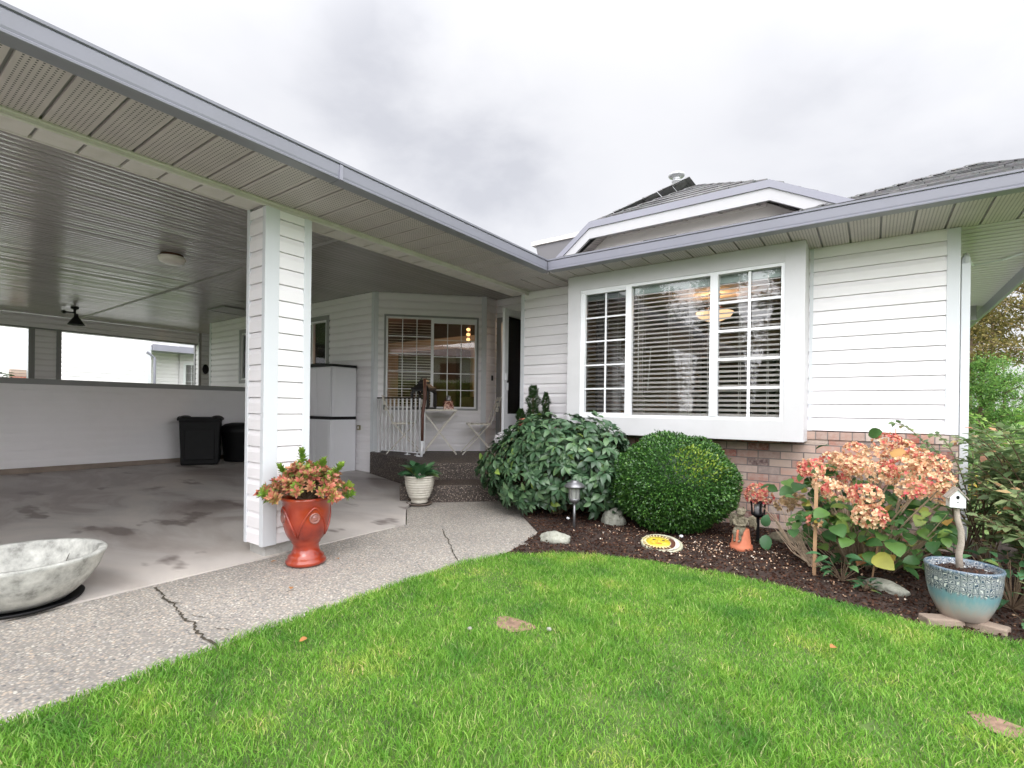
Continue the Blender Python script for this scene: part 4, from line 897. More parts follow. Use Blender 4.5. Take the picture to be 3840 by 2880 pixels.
s=MB(); s.lathe(UP,48); loc_part(s,'body',M['urn'],urn,smooth=True)
def urad(z):
    for (r0_,z0_),(r1_,z1_) in zip(UP[:-1],UP[1:]):
        if z0_<=z<=z1_ and z1_>z0_: return r0_+(r1_-r0_)*(z-z0_)/(z1_-z0_)
    return .16
caz=math.atan2(-1.955,3.11)   # towards the camera
for kk in range(4):
    s=MB(); pts=[]
    for i in range(25):
        t=i/24; a=caz+.35+kk*PI/2+ (t-.5)*PI/2*.98; z=.405-.0-.20*(abs(2*t-1)**1.6); pts.append((urad(z)*math.cos(a)*1.012,urad(z)*math.sin(a)*1.012,z))
    s.tube(pts,.0075,8); loc_part(s,'swag',M['urn'],urn,smooth=True)
    s=MB(); a=caz+.35+kk*PI/2; z=.335; R_=Matrix.Translation((urad(z)*math.cos(a),urad(z)*math.sin(a),z))@Matrix.Rotation(a,4,'Z')@Matrix.Rotation(PI/2,4,'Y')
    s.lathe([(.038,-.005),(.037,.006),(.031,.009),(.028,.006),(.018,.007),(.014,.013),(.006,.014),(0,.012)],24); s.v=[tuple(R_@Vector(v)) for v in s.v]; loc_part(s,'medallion',glaze('medallion_glaze',[(.3,(.18,.07,.06)),(.7,(.36,.14,.11))],.4,30) if kk==0 else M['medal'],urn,smooth=True)
    if kk==0: M['medal']=bpy.data.materials['medallion_glaze']
s=MB(); s.lathe([(0,.44),(.15,.438)],32); loc_part(s,'soil',M['soil'],urn)
# ================================================================== stems + leaves generic
def rosette(P0,ax,n,l,spread,tw=0):
    """n leaves around an axis: returns positions, directions, normals"""
    ax=np.array(ax,float); ax/=np.linalg.norm(ax); t=np.cross(ax,[.3,.2,.9]); t/=np.linalg.norm(t); b=np.cross(ax,t); a=np.arange(n)*2*PI/n+tw
    D=np.cos(a)[:,None]*t+np.sin(a)[:,None]*b; D=D*math.sin(spread)+ax*math.cos(spread)
    return np.tile(P0,(n,1)),D,np.tile(ax,(n,1))
def cat_(L_): return np.concatenate(L_,axis=0)
# urn plant: reddish small-leaved rhododendron-like shoots
M['leaf_coral']=leafmat('autumn_coral_leaf',[(0,(.50,.13,.10)),(.3,(.62,.24,.16)),(.5,(.60,.34,.18)),(.65,(.40,.34,.10)),(.8,(.14,.26,.04)),(1,(.58,.18,.14))],.45,.3)
M['leaf_lime']=leafmat('young_lime_leaf',[(0,(.12,.24,.03)),(.5,(.22,.36,.05)),(1,(.35,.45,.08))],.45,.3)
up_=empty('coral_shrub',(-3.11,1.955,.425),label='coral and lime autumn leaved shrub growing in the red urn',cat='shrub')
Pp=[];Dd=[];Nn=[];S_=[];stm=MB(); Pl=[];Dl=[];Nl=[];Sl=[]
for i in range(130):
    a=random.random()*2*PI; rr=.04+.26*random.random()**.7; h=.02+.20*(1-(rr/.33)**2)*(.5+.7*random.random())
    tip=np.array([rr*math.cos(a),rr*math.sin(a)*.95,h]); ax=tip*np.array([1,1,.6])+np.array([0,0,.12])
    if i<60: stm.tube([(0,0,-.01),tuple(tip*.5+np.array([0,0,.03])),tuple(tip)],[.005,.004,.0025],5)
    for lev in range(3):
        p,d,n=rosette(tip-ax/np.linalg.norm(ax)*.018*lev,ax,7,.05,.7+.35*lev,random.random()*6)
        lime=i%7==0
        (Pl if lime else Pp).append(p); (Dl if lime else Dd).append(d); (Nl if lime else Nn).append(n); (Sl if lime else S_).append(rng.uniform(.030,.048,7)*(1.3 if lime else 1))
# tall sprigs, each its own part
for (dx,dy,hh) in ((-.10,.02,.31),(.07,.08,.25),(.20,.13,.22),(-.20,-.08,.20)):
    tip=np.array([dx,dy,hh]); stm.tube([(0,0,0),tuple(tip*.5),tuple(tip)],[.005,.004,.003],5); q_=[]
    for lev in range(7): q_.append(rosette(tip-np.array([dx,dy,hh])*.05*lev,(dx*.3,dy*.3,1),6,.05,.45+.16*lev,lev*.7))
    A_,B_,C_2=[cat_([q[i] for q in q_]) for i in range(3)]; scatter('green_sprig','small',A_,frames(B_,rng.normal(0,.3,len(A_)),C_2),rng.uniform(.042,.058,len(A_)),M['leaf_lime'],up_)
nA=len(cat_(Pp)); A_=cat_(Pp+Pl); B_=cat_(Dd+Dl); C_2=cat_(Nn+Nl); o=scatter('foliage','small',A_,frames(B_,rng.normal(0,.4,len(A_)),C_2),cat_(S_+Sl),M['leaf_coral'],up_); o.data.materials.append(M['leaf_lime']); mi=np.zeros(len(A_)*3,np.int32); mi[nA*3:]=1; o.data.polygons.foreach_set('material_index',mi)
loc_part(stm,'stems',M['plant_stem'],up_)
# ================================================================== concrete bowl
bowl=empty('concrete_bowl',(-3.63,.64,0),label='large weathered round concrete bowl at the left edge of the slab',cat='bowl')
def bowl_mat():
    m,nt,b=new_mat('weathered_cast_concrete'); mp=coords(nt); n1=N(nt,'ShaderNodeTexNoise'); n1.inputs['Scale'].default_value=9; n1.inputs['Detail'].default_value=8; n1.inputs['Roughness'].default_value=.65; L(nt,mp,0,n1,'Vector')
    r=ramp(nt,[(.34,(.22,.22,.20)),(.46,(.42,.42,.39)),(.56,(.54,.54,.50)),(.7,(.66,.65,.61))]); L(nt,n1,'Fac',r,'Fac'); L(nt,r,'Color',b,'Base Color'); b.inputs['Roughness'].default_value=.9
    bp=N(nt,'ShaderNodeBump'); bp.inputs['Strength'].default_value=.6; bp.inputs['Distance'].default_value=.01; L(nt,n1,'Fac',bp,'Height'); L(nt,bp,'Normal',b,'Normal'); return m
s=MB(); s.lathe([(0,.022),(.20,.022),(.235,.05),(.285,.10),(.325,.165),(.348,.235),(.356,.25),(.350,.258),(.322,.255),(.315,.24),(.285,.16),(.24,.10),(.17,.065),(0,.055)],64,wob=.006); loc_part(s,'body',bowl_mat(),bowl,smooth=True)
s=MB(); s.lathe([(0,.0),(.225,.0),(.255,.012),(.262,.026),(.25,.024),(.22,.012),(0,.01)],48); loc_part(s,'saucer',M['black'],bowl,smooth=True)
s=MB(); a=2.2; s.tube([(.30*math.cos(a),.30*math.sin(a),.19),(.25*math.cos(a),.25*math.sin(a),.105),(.18*math.cos(a),.18*math.sin(a),.073)],.002,4); loc_part(s,'hairline_crack',M['crack'],bowl)
# ================================================================== cream ringed pot
cpn=empty('ringed_pot',(-4.02,3.88,.0),label='cream ringed pot on a saucer beside the porch steps',cat='plant pot')
pr_=[(0,.02),(.085,.02),(.095,.03),(.088,.045),(.10,.07)]
for i in range(8):
    z=.085+i*.027; r=.105+.052*math.sin(min(1,(i+1)/8)*PI/2); pr_+=[(r,z),(r+.004,z+.006),(r+.004,z+.018),(r-.001,z+.023)]
pr_+=[(.166,.30),(.170,.312),(.166,.32),(.150,.318),(.146,.29),(0,.285)]
s=MB(); s.lathe(pr_,40); loc_part(s,'body',paint('cream_glaze',(.56,.53,.46),.4,.08,9,dirt=(.3,.24,.19),dirt_amt=.35),cpn,smooth=True)
s=MB(); s.lathe([(0,0),(.115,0),(.14,.012),(.143,.024),(.13,.022),(.11,.012),(0,.01)],36); loc_part(s,'saucer',paint('dark_saucer',(.13,.10,.08),.5,.1,5),cpn,smooth=True)
M['leaf_hosta']=leafmat('hosta_leaf',[(0,(.035,.10,.045)),(.5,(.06,.16,.07)),(.85,(.10,.22,.09)),(1,(.28,.32,.06))],.4,.2)
hp=empty('hosta_plant',(-4.02,3.88,.3),label='broad leaved green hosta in the cream pot',cat='plant')
n=46; a=rng.uniform(0,2*PI,n); el=rng.uniform(.1,1.3,n); D=np.stack([np.cos(a)*np.cos(el*.8),np.sin(a)*np.cos(el*.8),np.sin(el*.8)-.1],1); P_=np.stack([np.cos(a)*.03,np.sin(a)*.03,np.full(n,.0)],1)+D*rng.uniform(.03,.09,n)[:,None]
Nn_=np.tile([0,0,1.],(n,1))-.3*D; scatter('leaves','big',P_,frames(D,rng.normal(0,.3,n),Nn_),rng.uniform(.12,.19,n),M['leaf_hosta'],hp)
stm=MB(); [stm.tube([(0,0,-.01),tuple(P_[i])],.003,5) for i in range(0,n,2)]; loc_part(stm,'stems',M['leaf_hosta'],hp)
SUNGLOW,SKYBASE,EXPO,LOWGLOW=1.85,.80,.28,1.4
# ================================================================== lawn grass
def in_poly(px,py,poly):
    c=np.zeros(len(px),bool); n=len(poly); j=n-1
    for i in range(n):
        xi,yi=poly[i]; xj,yj=poly[j]
        k=((yi>py)!=(yj>py))&(px<(xj-xi)*(py-yi)/(yj-yi+1e-12)+xi); c^=k; j=i
    return c
def grass_mat():
    m,nt,b=new_mat('lawn_blades'); g=N(nt,'ShaderNodeNewGeometry'); mp=coords(nt)
    r=ramp(nt,[(0,(.10,.27,.025)),(.35,(.16,.36,.04)),(.7,(.23,.44,.06)),(.92,(.34,.52,.12)),(1,(.60,.54,.28))]); L(nt,g,'Random Per Island',r,'Fac')
    n1=N(nt,'ShaderNodeTexNoise'); n1.inputs['Scale'].default_value=2.6; n1.inputs['Detail'].default_value=7; n1.inputs['Roughness'].default_value=.62; L(nt,mp,0,n1,'Vector')
    r1=ramp(nt,[(.34,(.46,.66,.62)),(.46,(.9,.95,.9)),(.55,(1.05,1.05,1)),(.66,(1.7,1.22,1.5))]); L(nt,n1,'Fac',r1,'Fac')
    mu=N(nt,'ShaderNodeMix',data_type='RGBA',blend_type='MULTIPLY'); mu.inputs[0].default_value=1; L(nt,r,'Color',mu,6); L(nt,r1,'Color',mu,7)
    L(nt,mu,2,b,'Base Color'); b.inputs['Roughness'].default_value=.55; b.inputs['Specular IOR Level'].default_value=.3
    tr=N(nt,'ShaderNodeBsdfTranslucent'); L(nt,mu,2,tr,'Color'); mx=N(nt,'ShaderNodeMixShader'); mx.inputs[0].default_value=.35
    L(nt,b,'BSDF',mx,1); L(nt,tr,'BSDF',mx,2); L(nt,mx,0,nt.nodes['Material Output'],'Surface'); return m
M['grass']=grass_mat()
BARE=[(-1.40,1.98,.085),(.36,2.32,.07),(-1.0,2.25,.04),(.0,2.05,.03)]
def grass(name,n,x0,x1,y0,y1,poly,h):
    px=rng.uniform(x0,x1,n); py=rng.uniform(y0,y1,n); k=in_poly(px,py,poly)
    for bx,by,br in BARE: k&=((px-bx)**2+((py-by)*1.0)**2>(br*(.35+1.0*rng.random(n)))**2)
    px=px[k];py=py[k];n=len(px)
    pt=np.array([noise.noise(Vector((x*2.3,y*2.3,2)))+.6*noise.noise(Vector((x*7,y*7,5))) for x,y in zip(px,py)]); H=h*rng.uniform(.45,1.3,n)*np.clip(1+.75*pt,.45,1.7); a=rng.uniform(0,2*PI,n); w=rng.uniform(.0011,.0021,n); lean=rng.uniform(.2,1.5,n)*H; la=rng.uniform(0,2*PI,n)
    zb=np.array([lawn_z(x,y) for x,y in zip(px,py)]) if n<400000 else np.full(n,.012)
    dx=np.cos(a)*w; dy=np.sin(a)*w; lx=np.cos(la)*lean; ly=np.sin(la)*lean
    V=np.empty((n,5,3)); V[:,0]=np.stack([px-dx,py-dy,zb-.003],1); V[:,1]=np.stack([px+dx,py+dy,zb-.003],1)
    V[:,2]=np.stack([px+dx*.8+lx*.35,py+dy*.8+ly*.35,zb+H*.6],1); V[:,3]=np.stack([px-dx*.8+lx*.35,py-dy*.8+ly*.35,zb+H*.6],1); V[:,4]=np.stack([px+lx,py+ly,zb+H],1)
    F=np.array([[0,1,2],[0,2,3],[3,2,4]]); FF=(F[None]+(np.arange(n)*5)[:,None,None]).reshape(-1,3)
    return np_mesh(name,V.reshape(-1,3),FF,M['grass'])
EL=[(x+(0.02 if x<-2.2 else 0)*-1,y) for x,y in LAWN]
tag(grass('grass',360000,-2.32,2.3,.15,3.65,[(-2.30,.1)]+EL[2:-2]+[(2.3,3.6),(2.3,.1)],.023),kind='stuff')
for i,(bx,by,br) in enumerate(BARE[:2]):
    pts=[(bx+br*1.15*(1+.25*math.sin(3*a+i))*math.cos(a),by+br*(1+.2*math.cos(2*a+i))*math.sin(a)) for a in np.linspace(0,2*PI,18)[:-1]]
    tag(poly_sheet('bare_earth',pts,lambda x,y:lawn_z(x,y)+.005,M['bare'],.04),kind='structure')
def rock(name,loc,r,label,rz=0,mat='rock',seed=0,sub=4):
    bm=bmesh.new(); bmesh.ops.create_icosphere(bm,subdivisions=sub,radius=1)
    for v in bm.verts:
        k=1+.22*noise.noise(v.co*1.3+Vector((seed,0,0)))+.10*noise.noise(v.co*3.1+Vector((0,seed,0)))+.03*noise.noise(v.co*9)
        v.co=Vector((v.co.x*r[0],v.co.y*r[1],v.co.z*r[2]))*k
    me=bpy.data.meshes.new(name); bm.to_mesh(me); bm.free(); me.materials.append(M[mat]); 
    for p in me.polygons: p.use_smooth=True
    o=bpy.data.objects.new(name,me); COL.objects.link(o); o.location=loc; o.rotation_euler=(0,0,rz); return tag(o,label,'rock')
rock('rock',(-2.06,3.47,.02),(.125,.07,.06),'pale rounded rock in the mulch below the solar lamp',.3,seed=1)
rock('rock',(.075,3.74,.018),(.12,.06,.045),'flat grey green rock beside the blue pot',-.6,seed=4)
rock('rock',(-1.93,4.32,.045),(.11,.08,.10),'grey rock half hidden between the two big shrubs',.2,seed=7)
rock('rock',(-.55,4.62,.03),(.16,.08,.05),'dark low rock against the brick behind the angel',.1,seed=9,mat='stone')
rock('pebble',(-1.52,1.80,.028),(.013,.010,.008),'small pale pebble in the lawn below the bare patch',0,seed=2,sub=2)
rock('pebble',(-1.22,2.02,.028),(.013,.010,.009),'small pale pebble in the lawn right of the bare patch',0,seed=3,sub=2)
rock('pebble',(-1.22,4.02,.065),(.016,.013,.012),'small bluish white stone behind the sun plaque',0,seed=5,sub=2,mat='trim')
rock('pebble',(-2.26,4.05,.06),(.018,.012,.012),'small white stone under the drooping shrub',0,seed=6,sub=2,mat='white')
# mulch
M['chips']=leafmat('bark_chips',[(0,(.022,.012,.009)),(.45,(.05,.024,.017)),(.8,(.085,.042,.028)),(.96,(.15,.085,.055)),(1,(.36,.26,.17))],.9,.0,5,.1)
n=60000; px=rng.uniform(-3.3,1.6,n); py=rng.uniform(2.85,5.05,n); k=in_poly(px,py,BED); px=px[k];py=py[k];n=len(px)
pz=np.array([bed_z(x,y) for x,y in zip(px,py)]); D=rdir(n); D[:,2]*=.45
scatter_=scatter('mulch','small',np.stack([px,py,pz+rng.uniform(-.002,.008,n)],1),frames(D,rng.normal(0,.8,n)),rng.uniform(.007,.026,n),M['chips'],smooth=False); tag(scatter_,kind='stuff')
M['petal_litter']=leafmat('fallen_petals',[(0,(.55,.33,.2)),(.6,(.62,.45,.32)),(1,(.8,.72,.62))],.8,.1)
n=750; cx=rng.choice([-1.15,-.95,-.6,-1.75,-.1],n,p=[.3,.3,.15,.15,.1]); px=cx+rng.normal(0,.24,n); py=rng.normal(4.0,.22,n)+(cx<-1.5)*.1-(cx>-.3)*.25; k=in_poly(px,py,BED)&(py<4.9)&(py>3.2); px=px[k];py=py[k];n=len(px)
pz=np.array([bed_z(x,y) for x,y in zip(px,py)])+.008; D=rdir(n); D[:,2]*=.3
tag(scatter('fallen_petals','petal',np.stack([px,py,pz],1),frames(D,rng.normal(0,.6,n)),rng.uniform(.006,.016,n),M['petal_litter']),kind='stuff')
# ================================================================== drooping large leaved shrub
M['leaf_dark']=leafmat('glossy_dark_leaf',[(0,(.030,.070,.032)),(.45,(.055,.115,.055)),(.8,(.095,.170,.080)),(.965,(.12,.21,.09)),(.99,(.24,.36,.07)),(1,(.28,.40,.08))],.38,.12,9,.5)
def blob_shrub(name,loc,radii,nros,per,lsize,mat,kind,label,cat='shrub',droop=.25,spread=(1.05,1.5),bottom=.02,seed=1,lobes=.16,inner=.55,fkind=None,stem=True):
    e=empty(name,loc,label=label,cat=cat); R_=np.array(radii); C_=np.array([0,0,radii[2]*.98]); Pp=[];Dd=[];Nn=[];Ss=[];sm=MB(); c=0; tries=0
    while c<nros and tries<nros*20:
        tries+=1; d=rdir(1)[0]; 
        if d[2]<-.75: continue
        lob=1+lobes*noise.noise(Vector(d*2.1)+Vector((seed*3.1,0,0)))*1.6+.08*noise.noise(Vector(d*6)+Vector((0,seed,0)))
        s=(inner+(1-inner)*random.random()**.45)
        p=C_+d*R_*lob*s
        if p[2]<bottom: continue
        ax=d*np.array([1,1,.8])+np.array([0,0,.35])
        q,D,Nv=rosette(p,ax,per,.1,random.uniform(*spread),random.random()*6); D=D-np.array([0,0,droop*random.uniform(.5,1.5)])
        Pp.append(q+D*.012);Dd.append(D);Nn.append(Nv+np.array([0,0,.6])-D*.2);Ss.append(rng.uniform(lsize[0],lsize[1],per)*(.6+.4*rng.random(per)))
        if stem and c%3==0: sm.tube([(random.uniform(-.05,.05),random.uniform(-.05,.05),0),tuple(C_*.5+(p-C_)*.35),tuple(p)],[.010,.006,.003],5,cap=False)
        c+=1
    P_=cat_(Pp);D_=cat_(Dd);N_=cat_(Nn);S__=cat_(Ss)
    scatter('foliage',kind,P_,frames(D_,rng.normal(0,.35,len(P_)),N_),S__,mat,e)
    if stem: loc_part(sm,'stems',M['plant_stem'],e)
    return e
blob_shrub('broadleaf_shrub',(-2.60,4.42,.0),(.86,.54,.51),640,7,(.090,.135),M['leaf_dark'],'big','large drooping dark green broadleaf shrub between the steps and the round bush',seed=2)
# yew spikes + small flowers by the steps
M['leaf_yew']=leafmat('yew_leaf',[(0,(.018,.045,.015)),(.6,(.035,.085,.022)),(1,(.07,.15,.035))],.45,.15)
for (x,y,zt,r,lab) in ((-3.19,4.86,1.32,.062,'tallest narrow yew spike rising behind the broadleaf shrub'),(-3.03,4.88,1.24,.034,'thin yew spike just right of the tallest one'),(-3.34,4.83,1.05,.045,'shortest yew spike beside the front door')):
    e=empty('yew',(x,y,0),label=lab,cat='yew'); n=int(5200*r/.06); z=rng.uniform(.45,zt,n); rr=r*np.sqrt(np.clip((zt-z)/.12,.05,1))*rng.uniform(.5,1.1,n)*(1+.3*np.sin(z*40)); a=rng.uniform(0,2*PI,n)
    P_=np.stack([rr*np.cos(a),rr*np.sin(a),z],1); D=np.stack([np.cos(a),np.sin(a),rng.uniform(.3,1.6,n)],1); scatter('foliage','narrow',P_,frames(D,rng.normal(0,.5,n)),rng.uniform(.022,.036,n),M['leaf_yew'],e)
    s=MB(); s.tube([(0,0,0),(0,0,.7),(0,0,zt-.05)],[.012,r*.4,.004],6); loc_part(s,'stem',M['plant_stem'],e)
# ================================================================== clipped round bush
M['leaf_box']=leafmat('boxwood_leaf',[(0,(.022,.070,.014)),(.5,(.045,.13,.024)),(.85,(.08,.20,.036)),(1,(.14,.28,.05))],.35,.15,12,.5)
M['leaf_boxlime']=leafmat('boxwood_new_leaf',[(0,(.14,.26,.03)),(1,(.34,.44,.06))],.4,.25)
e=empty('boxwood',(-1.42,4.42,0),label='clipped round boxwood bush with a lime new growth patch',cat='bush')
BR=np.array([.535,.47,.425]); BC=np.array([0,0,.425]); n=42000; d=rdir(n); lob=np.array([1+.10*noise.noise(Vector(v)*2.4)+.06*noise.noise(Vector(v)*6) for v in d])
stray=(rng.random(n)<.012)*rng.uniform(0,.07,n); P_=BC+d*BR*(lob*(1+stray-.18*rng.random(n)**1.6))[:,None]; k=P_[:,2]>.02; P_=P_[k]; d=d[k]; n=len(P_)
D=d+rdir(n)*.9+np.array([0,0,.25]); lime=((d@np.array([.62,-.56,.55]))>.85+.14*rng.random(n))&(rng.random(n)<.45)
S_=rng.uniform(.016,.027,n); Fm=frames(D,rng.normal(0,.6,n),d)
scatter('foliage','small',P_[~lime],Fm[~lime],S_[~lime],M['leaf_box'],e); scatter('new_growth','small',P_[lime]+d[lime]*.006,Fm[lime],S_[lime],M['leaf_boxlime'],e)
bm=bmesh.new(); bmesh.ops.create_icosphere(bm,subdivisions=4,radius=1)
for v in bm.verts: v.co=Vector((v.co.x*BR[0],v.co.y*BR[1],v.co.z*BR[2]))*(.86+.05*noise.noise(v.co*3))
me=bpy.data.meshes.new('inner_twigs'); bm.to_mesh(me); bm.free(); me.materials.append(M['leaf_yew']); o=bpy.data.objects.new('inner_twigs',me); COL.objects.link(o); o.parent=e; o.location=tuple(BC)
# ================================================================== hydrangea
M['petal_pink']=leafmat('hydrangea_pink_petal',[(0,(.62,.10,.11)),(.3,(.66,.16,.15)),(.55,(.68,.28,.20)),(.8,(.70,.40,.24)),(1,(.74,.52,.30))],.6,.3,25)
M['petal_tan']=leafmat('hydrangea_tan_petal',[(0,(.66,.26,.17)),(.15,(.72,.44,.27)),(.5,(.80,.57,.35)),(.85,(.86,.68,.45)),(1,(.72,.24,.18))],.6,.3,25)
M['petal_dry']=leafmat('hydrangea_dried_petal',[(0,(.36,.22,.12)),(.5,(.52,.36,.20)),(1,(.60,.46,.28))],.7,.3,25)
M['petal_white']=leafmat('white_petal',[(0,(.62,.60,.62)),(1,(.82,.80,.80))],.6,.3,25)
M['leaf_hyd']=leafmat('hydrangea_leaf',[(0,(.035,.10,.03)),(.45,(.06,.15,.035)),(.75,(.11,.21,.045)),(.9,(.20,.26,.06)),(.97,(.42,.38,.07)),(1,(.55,.24,.10))],.42,.3,14,.4)
hy=empty('hydrangea',(-.02,4.25,0),label='large hydrangea with pink and tan mophead flowers beside the brick base',cat='hydrangea')
def head(c,r,pinkness,parent,mats=('petal_tan','petal_pink'),name='flower_head'):
    nf=int(120*(r/.085)**2); d=rdir(nf); d=d[d[:,2]>-.75]; nf=len(d); P_=[];D_=[];N_=[]
    for v in d:
        rr=r*random.uniform(.90,1.03); p=np.array(c)+v*np.array([1,1,.82])*rr; q,D,Nv=rosette(p,v+rdir(1)[0]*.35,4,.02,1.15,random.random()*2); P_.append(q);D_.append(D);N_.append(Nv)
    P_=cat_(P_);D_=cat_(D_);N_=cat_(N_); nn=len(P_); S_=np.repeat(rng.uniform(.013,.023,nf),4)
    # pink florets gather on one side, in patches
    fv=rdir(1)[0]; fv[2]=abs(fv[2]); sc_=((P_-np.array(c))@fv)/r + rng.normal(0,.35,nn)*1.0; pk=np.repeat((sc_[::4]>(1.1-1.9*pinkness)),4)
    Fm=frames(D_,rng.normal(0,.25,nn),N_); Wall=leaf_template('petal')
    o=scatter(name,'petal',P_,Fm,S_,M[mats[0]],None)
    if mats[1]:
        o.data.materials.append(M[mats[1]]); fi=np.repeat(pk.astype(np.int32),3); o.data.polygons.foreach_set('material_index',fi)
    o.parent=parent; o.matrix_parent_inverse=wmat(parent).inverted()
    return o
HEADS=[(-0.339,4.0,0.672,.095,.55),(-0.222,4.2,0.712,.095,.35),(-0.1,4.4,0.785,.085,.1),(-0.077,4.1,0.693,.098,.15),(0.02,4.3,0.752,.095,.1),(0.091,4.4,0.845,.10,.7),(0.056,4.0,0.67,.10,.35),(0.161,4.0,0.704,.105,.4),(0.172,4.3,0.809,.09,.2),(0.245,4.2,0.764,.09,.15),(0.301,4.1,0.733,.11,.5),(0.325,3.9,0.654,.09,.3),(0.193,3.8,0.603,.085,.25),(-0.187,3.85,0.548,.085,.4),(-0.027,3.75,0.552,.10,.45),(-0.004,3.7,0.438,.10,.5),(-0.291,3.75,0.363,.05,.8),(-0.732,4.45,0.389,.095,.75),(-0.262,3.95,0.585,.07,.1),(-0.12,4.2,0.60,.075,.3),(.36,4.05,.56,.08,.3),(-.16,4.35,.70,.08,.3)]
stm=MB()
for (x,y,z,r,pk) in HEADS:
    r*=.84 if x>-.6 else 1.08; head((x,y,z),r,pk,hy); b0=(x*.25-.06+random.uniform(-.05,.05),y*.3+4.25*.7+random.uniform(-.08,.08),.0)
    if x<-.6: b0=(-.45,4.3,0)
    m_=((b0[0]+x)/2+random.uniform(-.04,.04),(b0[1]+y)/2,z*.55); stm.tube([b0,m_,(x,y,z-r*.6)],[.007,.006,.004],6)
head((-.532,4.3,.36),.065,0,hy,('petal_dry',None)); head((-.44,4.2,.42),.05,0,hy,('petal_dry',None))
P_=[];D_=[];N_=[];S_=[]
for i in range(420):
    x=random.uniform(-.42,.40); y=random.uniform(3.72,4.55); z=random.uniform(.10,.66)
    if x<-.1 and z<.35 and y<3.9: z+=.22
    if i%5==0: z=random.uniform(.5,.70); y=random.uniform(4.15,4.55)
    elif z>.5: z-=.22
    a=random.gauss(-PI/2,1.1); D=np.array([math.cos(a),math.sin(a),random.uniform(-.75,.35)]); P_.append((x,y,z));D_.append(D);N_.append(np.array([0,-.25,1.])-.1*D);S_.append(random.uniform(.07,.118))
    if i%3==0: stm.tube([(x*.4-.02,4.25+(y-4.25)*.3,.02),(x*.8,4.25+(y-4.25)*.8,z*.7),(x,y,z)],[.004,.0035,.002],5)
for (x,y,z,a,s_) in ((-.60,4.3,.50,-2.6,.13),(-.52,4.25,.55,-1.2,.14),(-.66,4.4,.47,-.6,.10),(-.46,4.15,.50,-2.2,.14),(-.40,4.1,.55,-1.8,.15),(.06,4.35,.93,2.6,.12),(.10,4.2,.80,-.4,.13),(-.25,4.3,.82,2.8,.11),(-.18,3.7,.36,-1.2,.15),(-.1,3.65,.30,-1.9,.13),(.10,3.7,.3,-1.3,.16),(.02,3.66,.22,-.9,.16),(-.22,3.72,.44,-2.2,.13),(-.35,3.85,.40,-1.5,.14)):
    P_.append((x,y,z));D_.append(np.array([math.cos(a),math.sin(a),-.25]));N_.append(np.array([0,-.6,.8]));S_.append(s_)
P_=np.array(P_);D_=np.array(D_);N_=np.array(N_);S_=np.array(S_)
o=scatter('leaves','round',P_,frames(D_,rng.normal(0,.35,len(P_)),N_),S_*.88,M['leaf_hyd'],None); o.parent=hy; o.matrix_parent_inverse=wmat(hy).inverted()
world_part(stm,'stems',M['twig'],hy)
tw=empty('dry_twigs',(-.30,3.98,0),label='fan of bare dry twigs left of the wooden stake',cat='twigs'); s=MB()
for i in range(38):
    a=random.uniform(2.2,3.6); l=random.uniform(.22,.46); x0=-.30+random.uniform(-.04,.04); y0=3.97+random.uniform(-.05,.05); el=random.uniform(.5,1.25)
    x1=x0+l*math.cos(el)*math.cos(a); y1=y0+l*.5*math.cos(el)*math.sin(a)+.08; z1=.04+l*math.sin(el); s.tube([(x0,y0,.02),((x0+x1)/2-.02,(y0+y1)/2,z1*.45),(x1,y1,z1)],[.003,.0025,.0012],4,cap=False)
world_part(s,'twigs',M['twig'],tw)
def stake(a,b,w,label):
    s=MB(); s.bar(a,b,w,w*.7); o=s.build('garden_stake',M['stake'],bevel=.001); return tag(o,label,'stake')
stake((-.292,3.755,-.05),(-.288,3.80,.60),.021,'pale square wooden stake supporting the left side of the hydrangea')
stake((.005,3.91,-.03),(.05,3.86,.34),.010,'thin dark leaning stake under the hydrangea')
stake((.12,4.5,.0),(.14,4.55,.95),.006,'thin cane rising through the top hydrangea flowers')
# low broadleaf seedling beneath hydrangea, small leaves by black lamp
def low_plant(loc,n,size,mat,kind,label,h=.12,sp=.12):
    e=empty('low_plant',loc,label=label,cat='plant'); a=rng.uniform(0,2*PI,n); rr=sp*rng.random(n)**.6; z=h*rng.random(n); P_=np.stack([rr*np.cos(a),rr*np.sin(a),z],1); D=np.stack([np.cos(a),np.sin(a),rng.uniform(-.5,.5,n)],1)
    scatter('leaves',kind,P_,frames(D,rng.normal(0,.3,n)),rng.uniform(size*.7,size*1.2,n),mat,e); s=MB(); [s.tube([(0,0,0),tuple(P_[i])],.002,4) for i in range(n)]; loc_part(s,'stems',M['plant_stem'],e); return e
low_plant((-.14,3.72,.02),24,.085,M['leaf_hosta'],'big','bright green low seedling beside the wooden stake',.16,.12)
low_plant((-.02,3.62,.02),16,.05,M['leaf_hosta'],'small','small blue green clump at the foot of the leaning stake',.05,.05)
e=low_plant((-.66,4.28,.02),3,.06,M['leaf_hosta'],'big','pair of large blue green leaves beside the black lamp',.05,.02)
scatter('large_leaves','round',np.array([[.0,-.02,.16],[.01,-.03,.10]]),frames(np.array([[.2,-.1,1.],[.1,-.4,-1.]]),None,np.array([[0,-1.,.2],[0,-1.,.3]])),[.10,.12],M['leaf_hosta'],e)
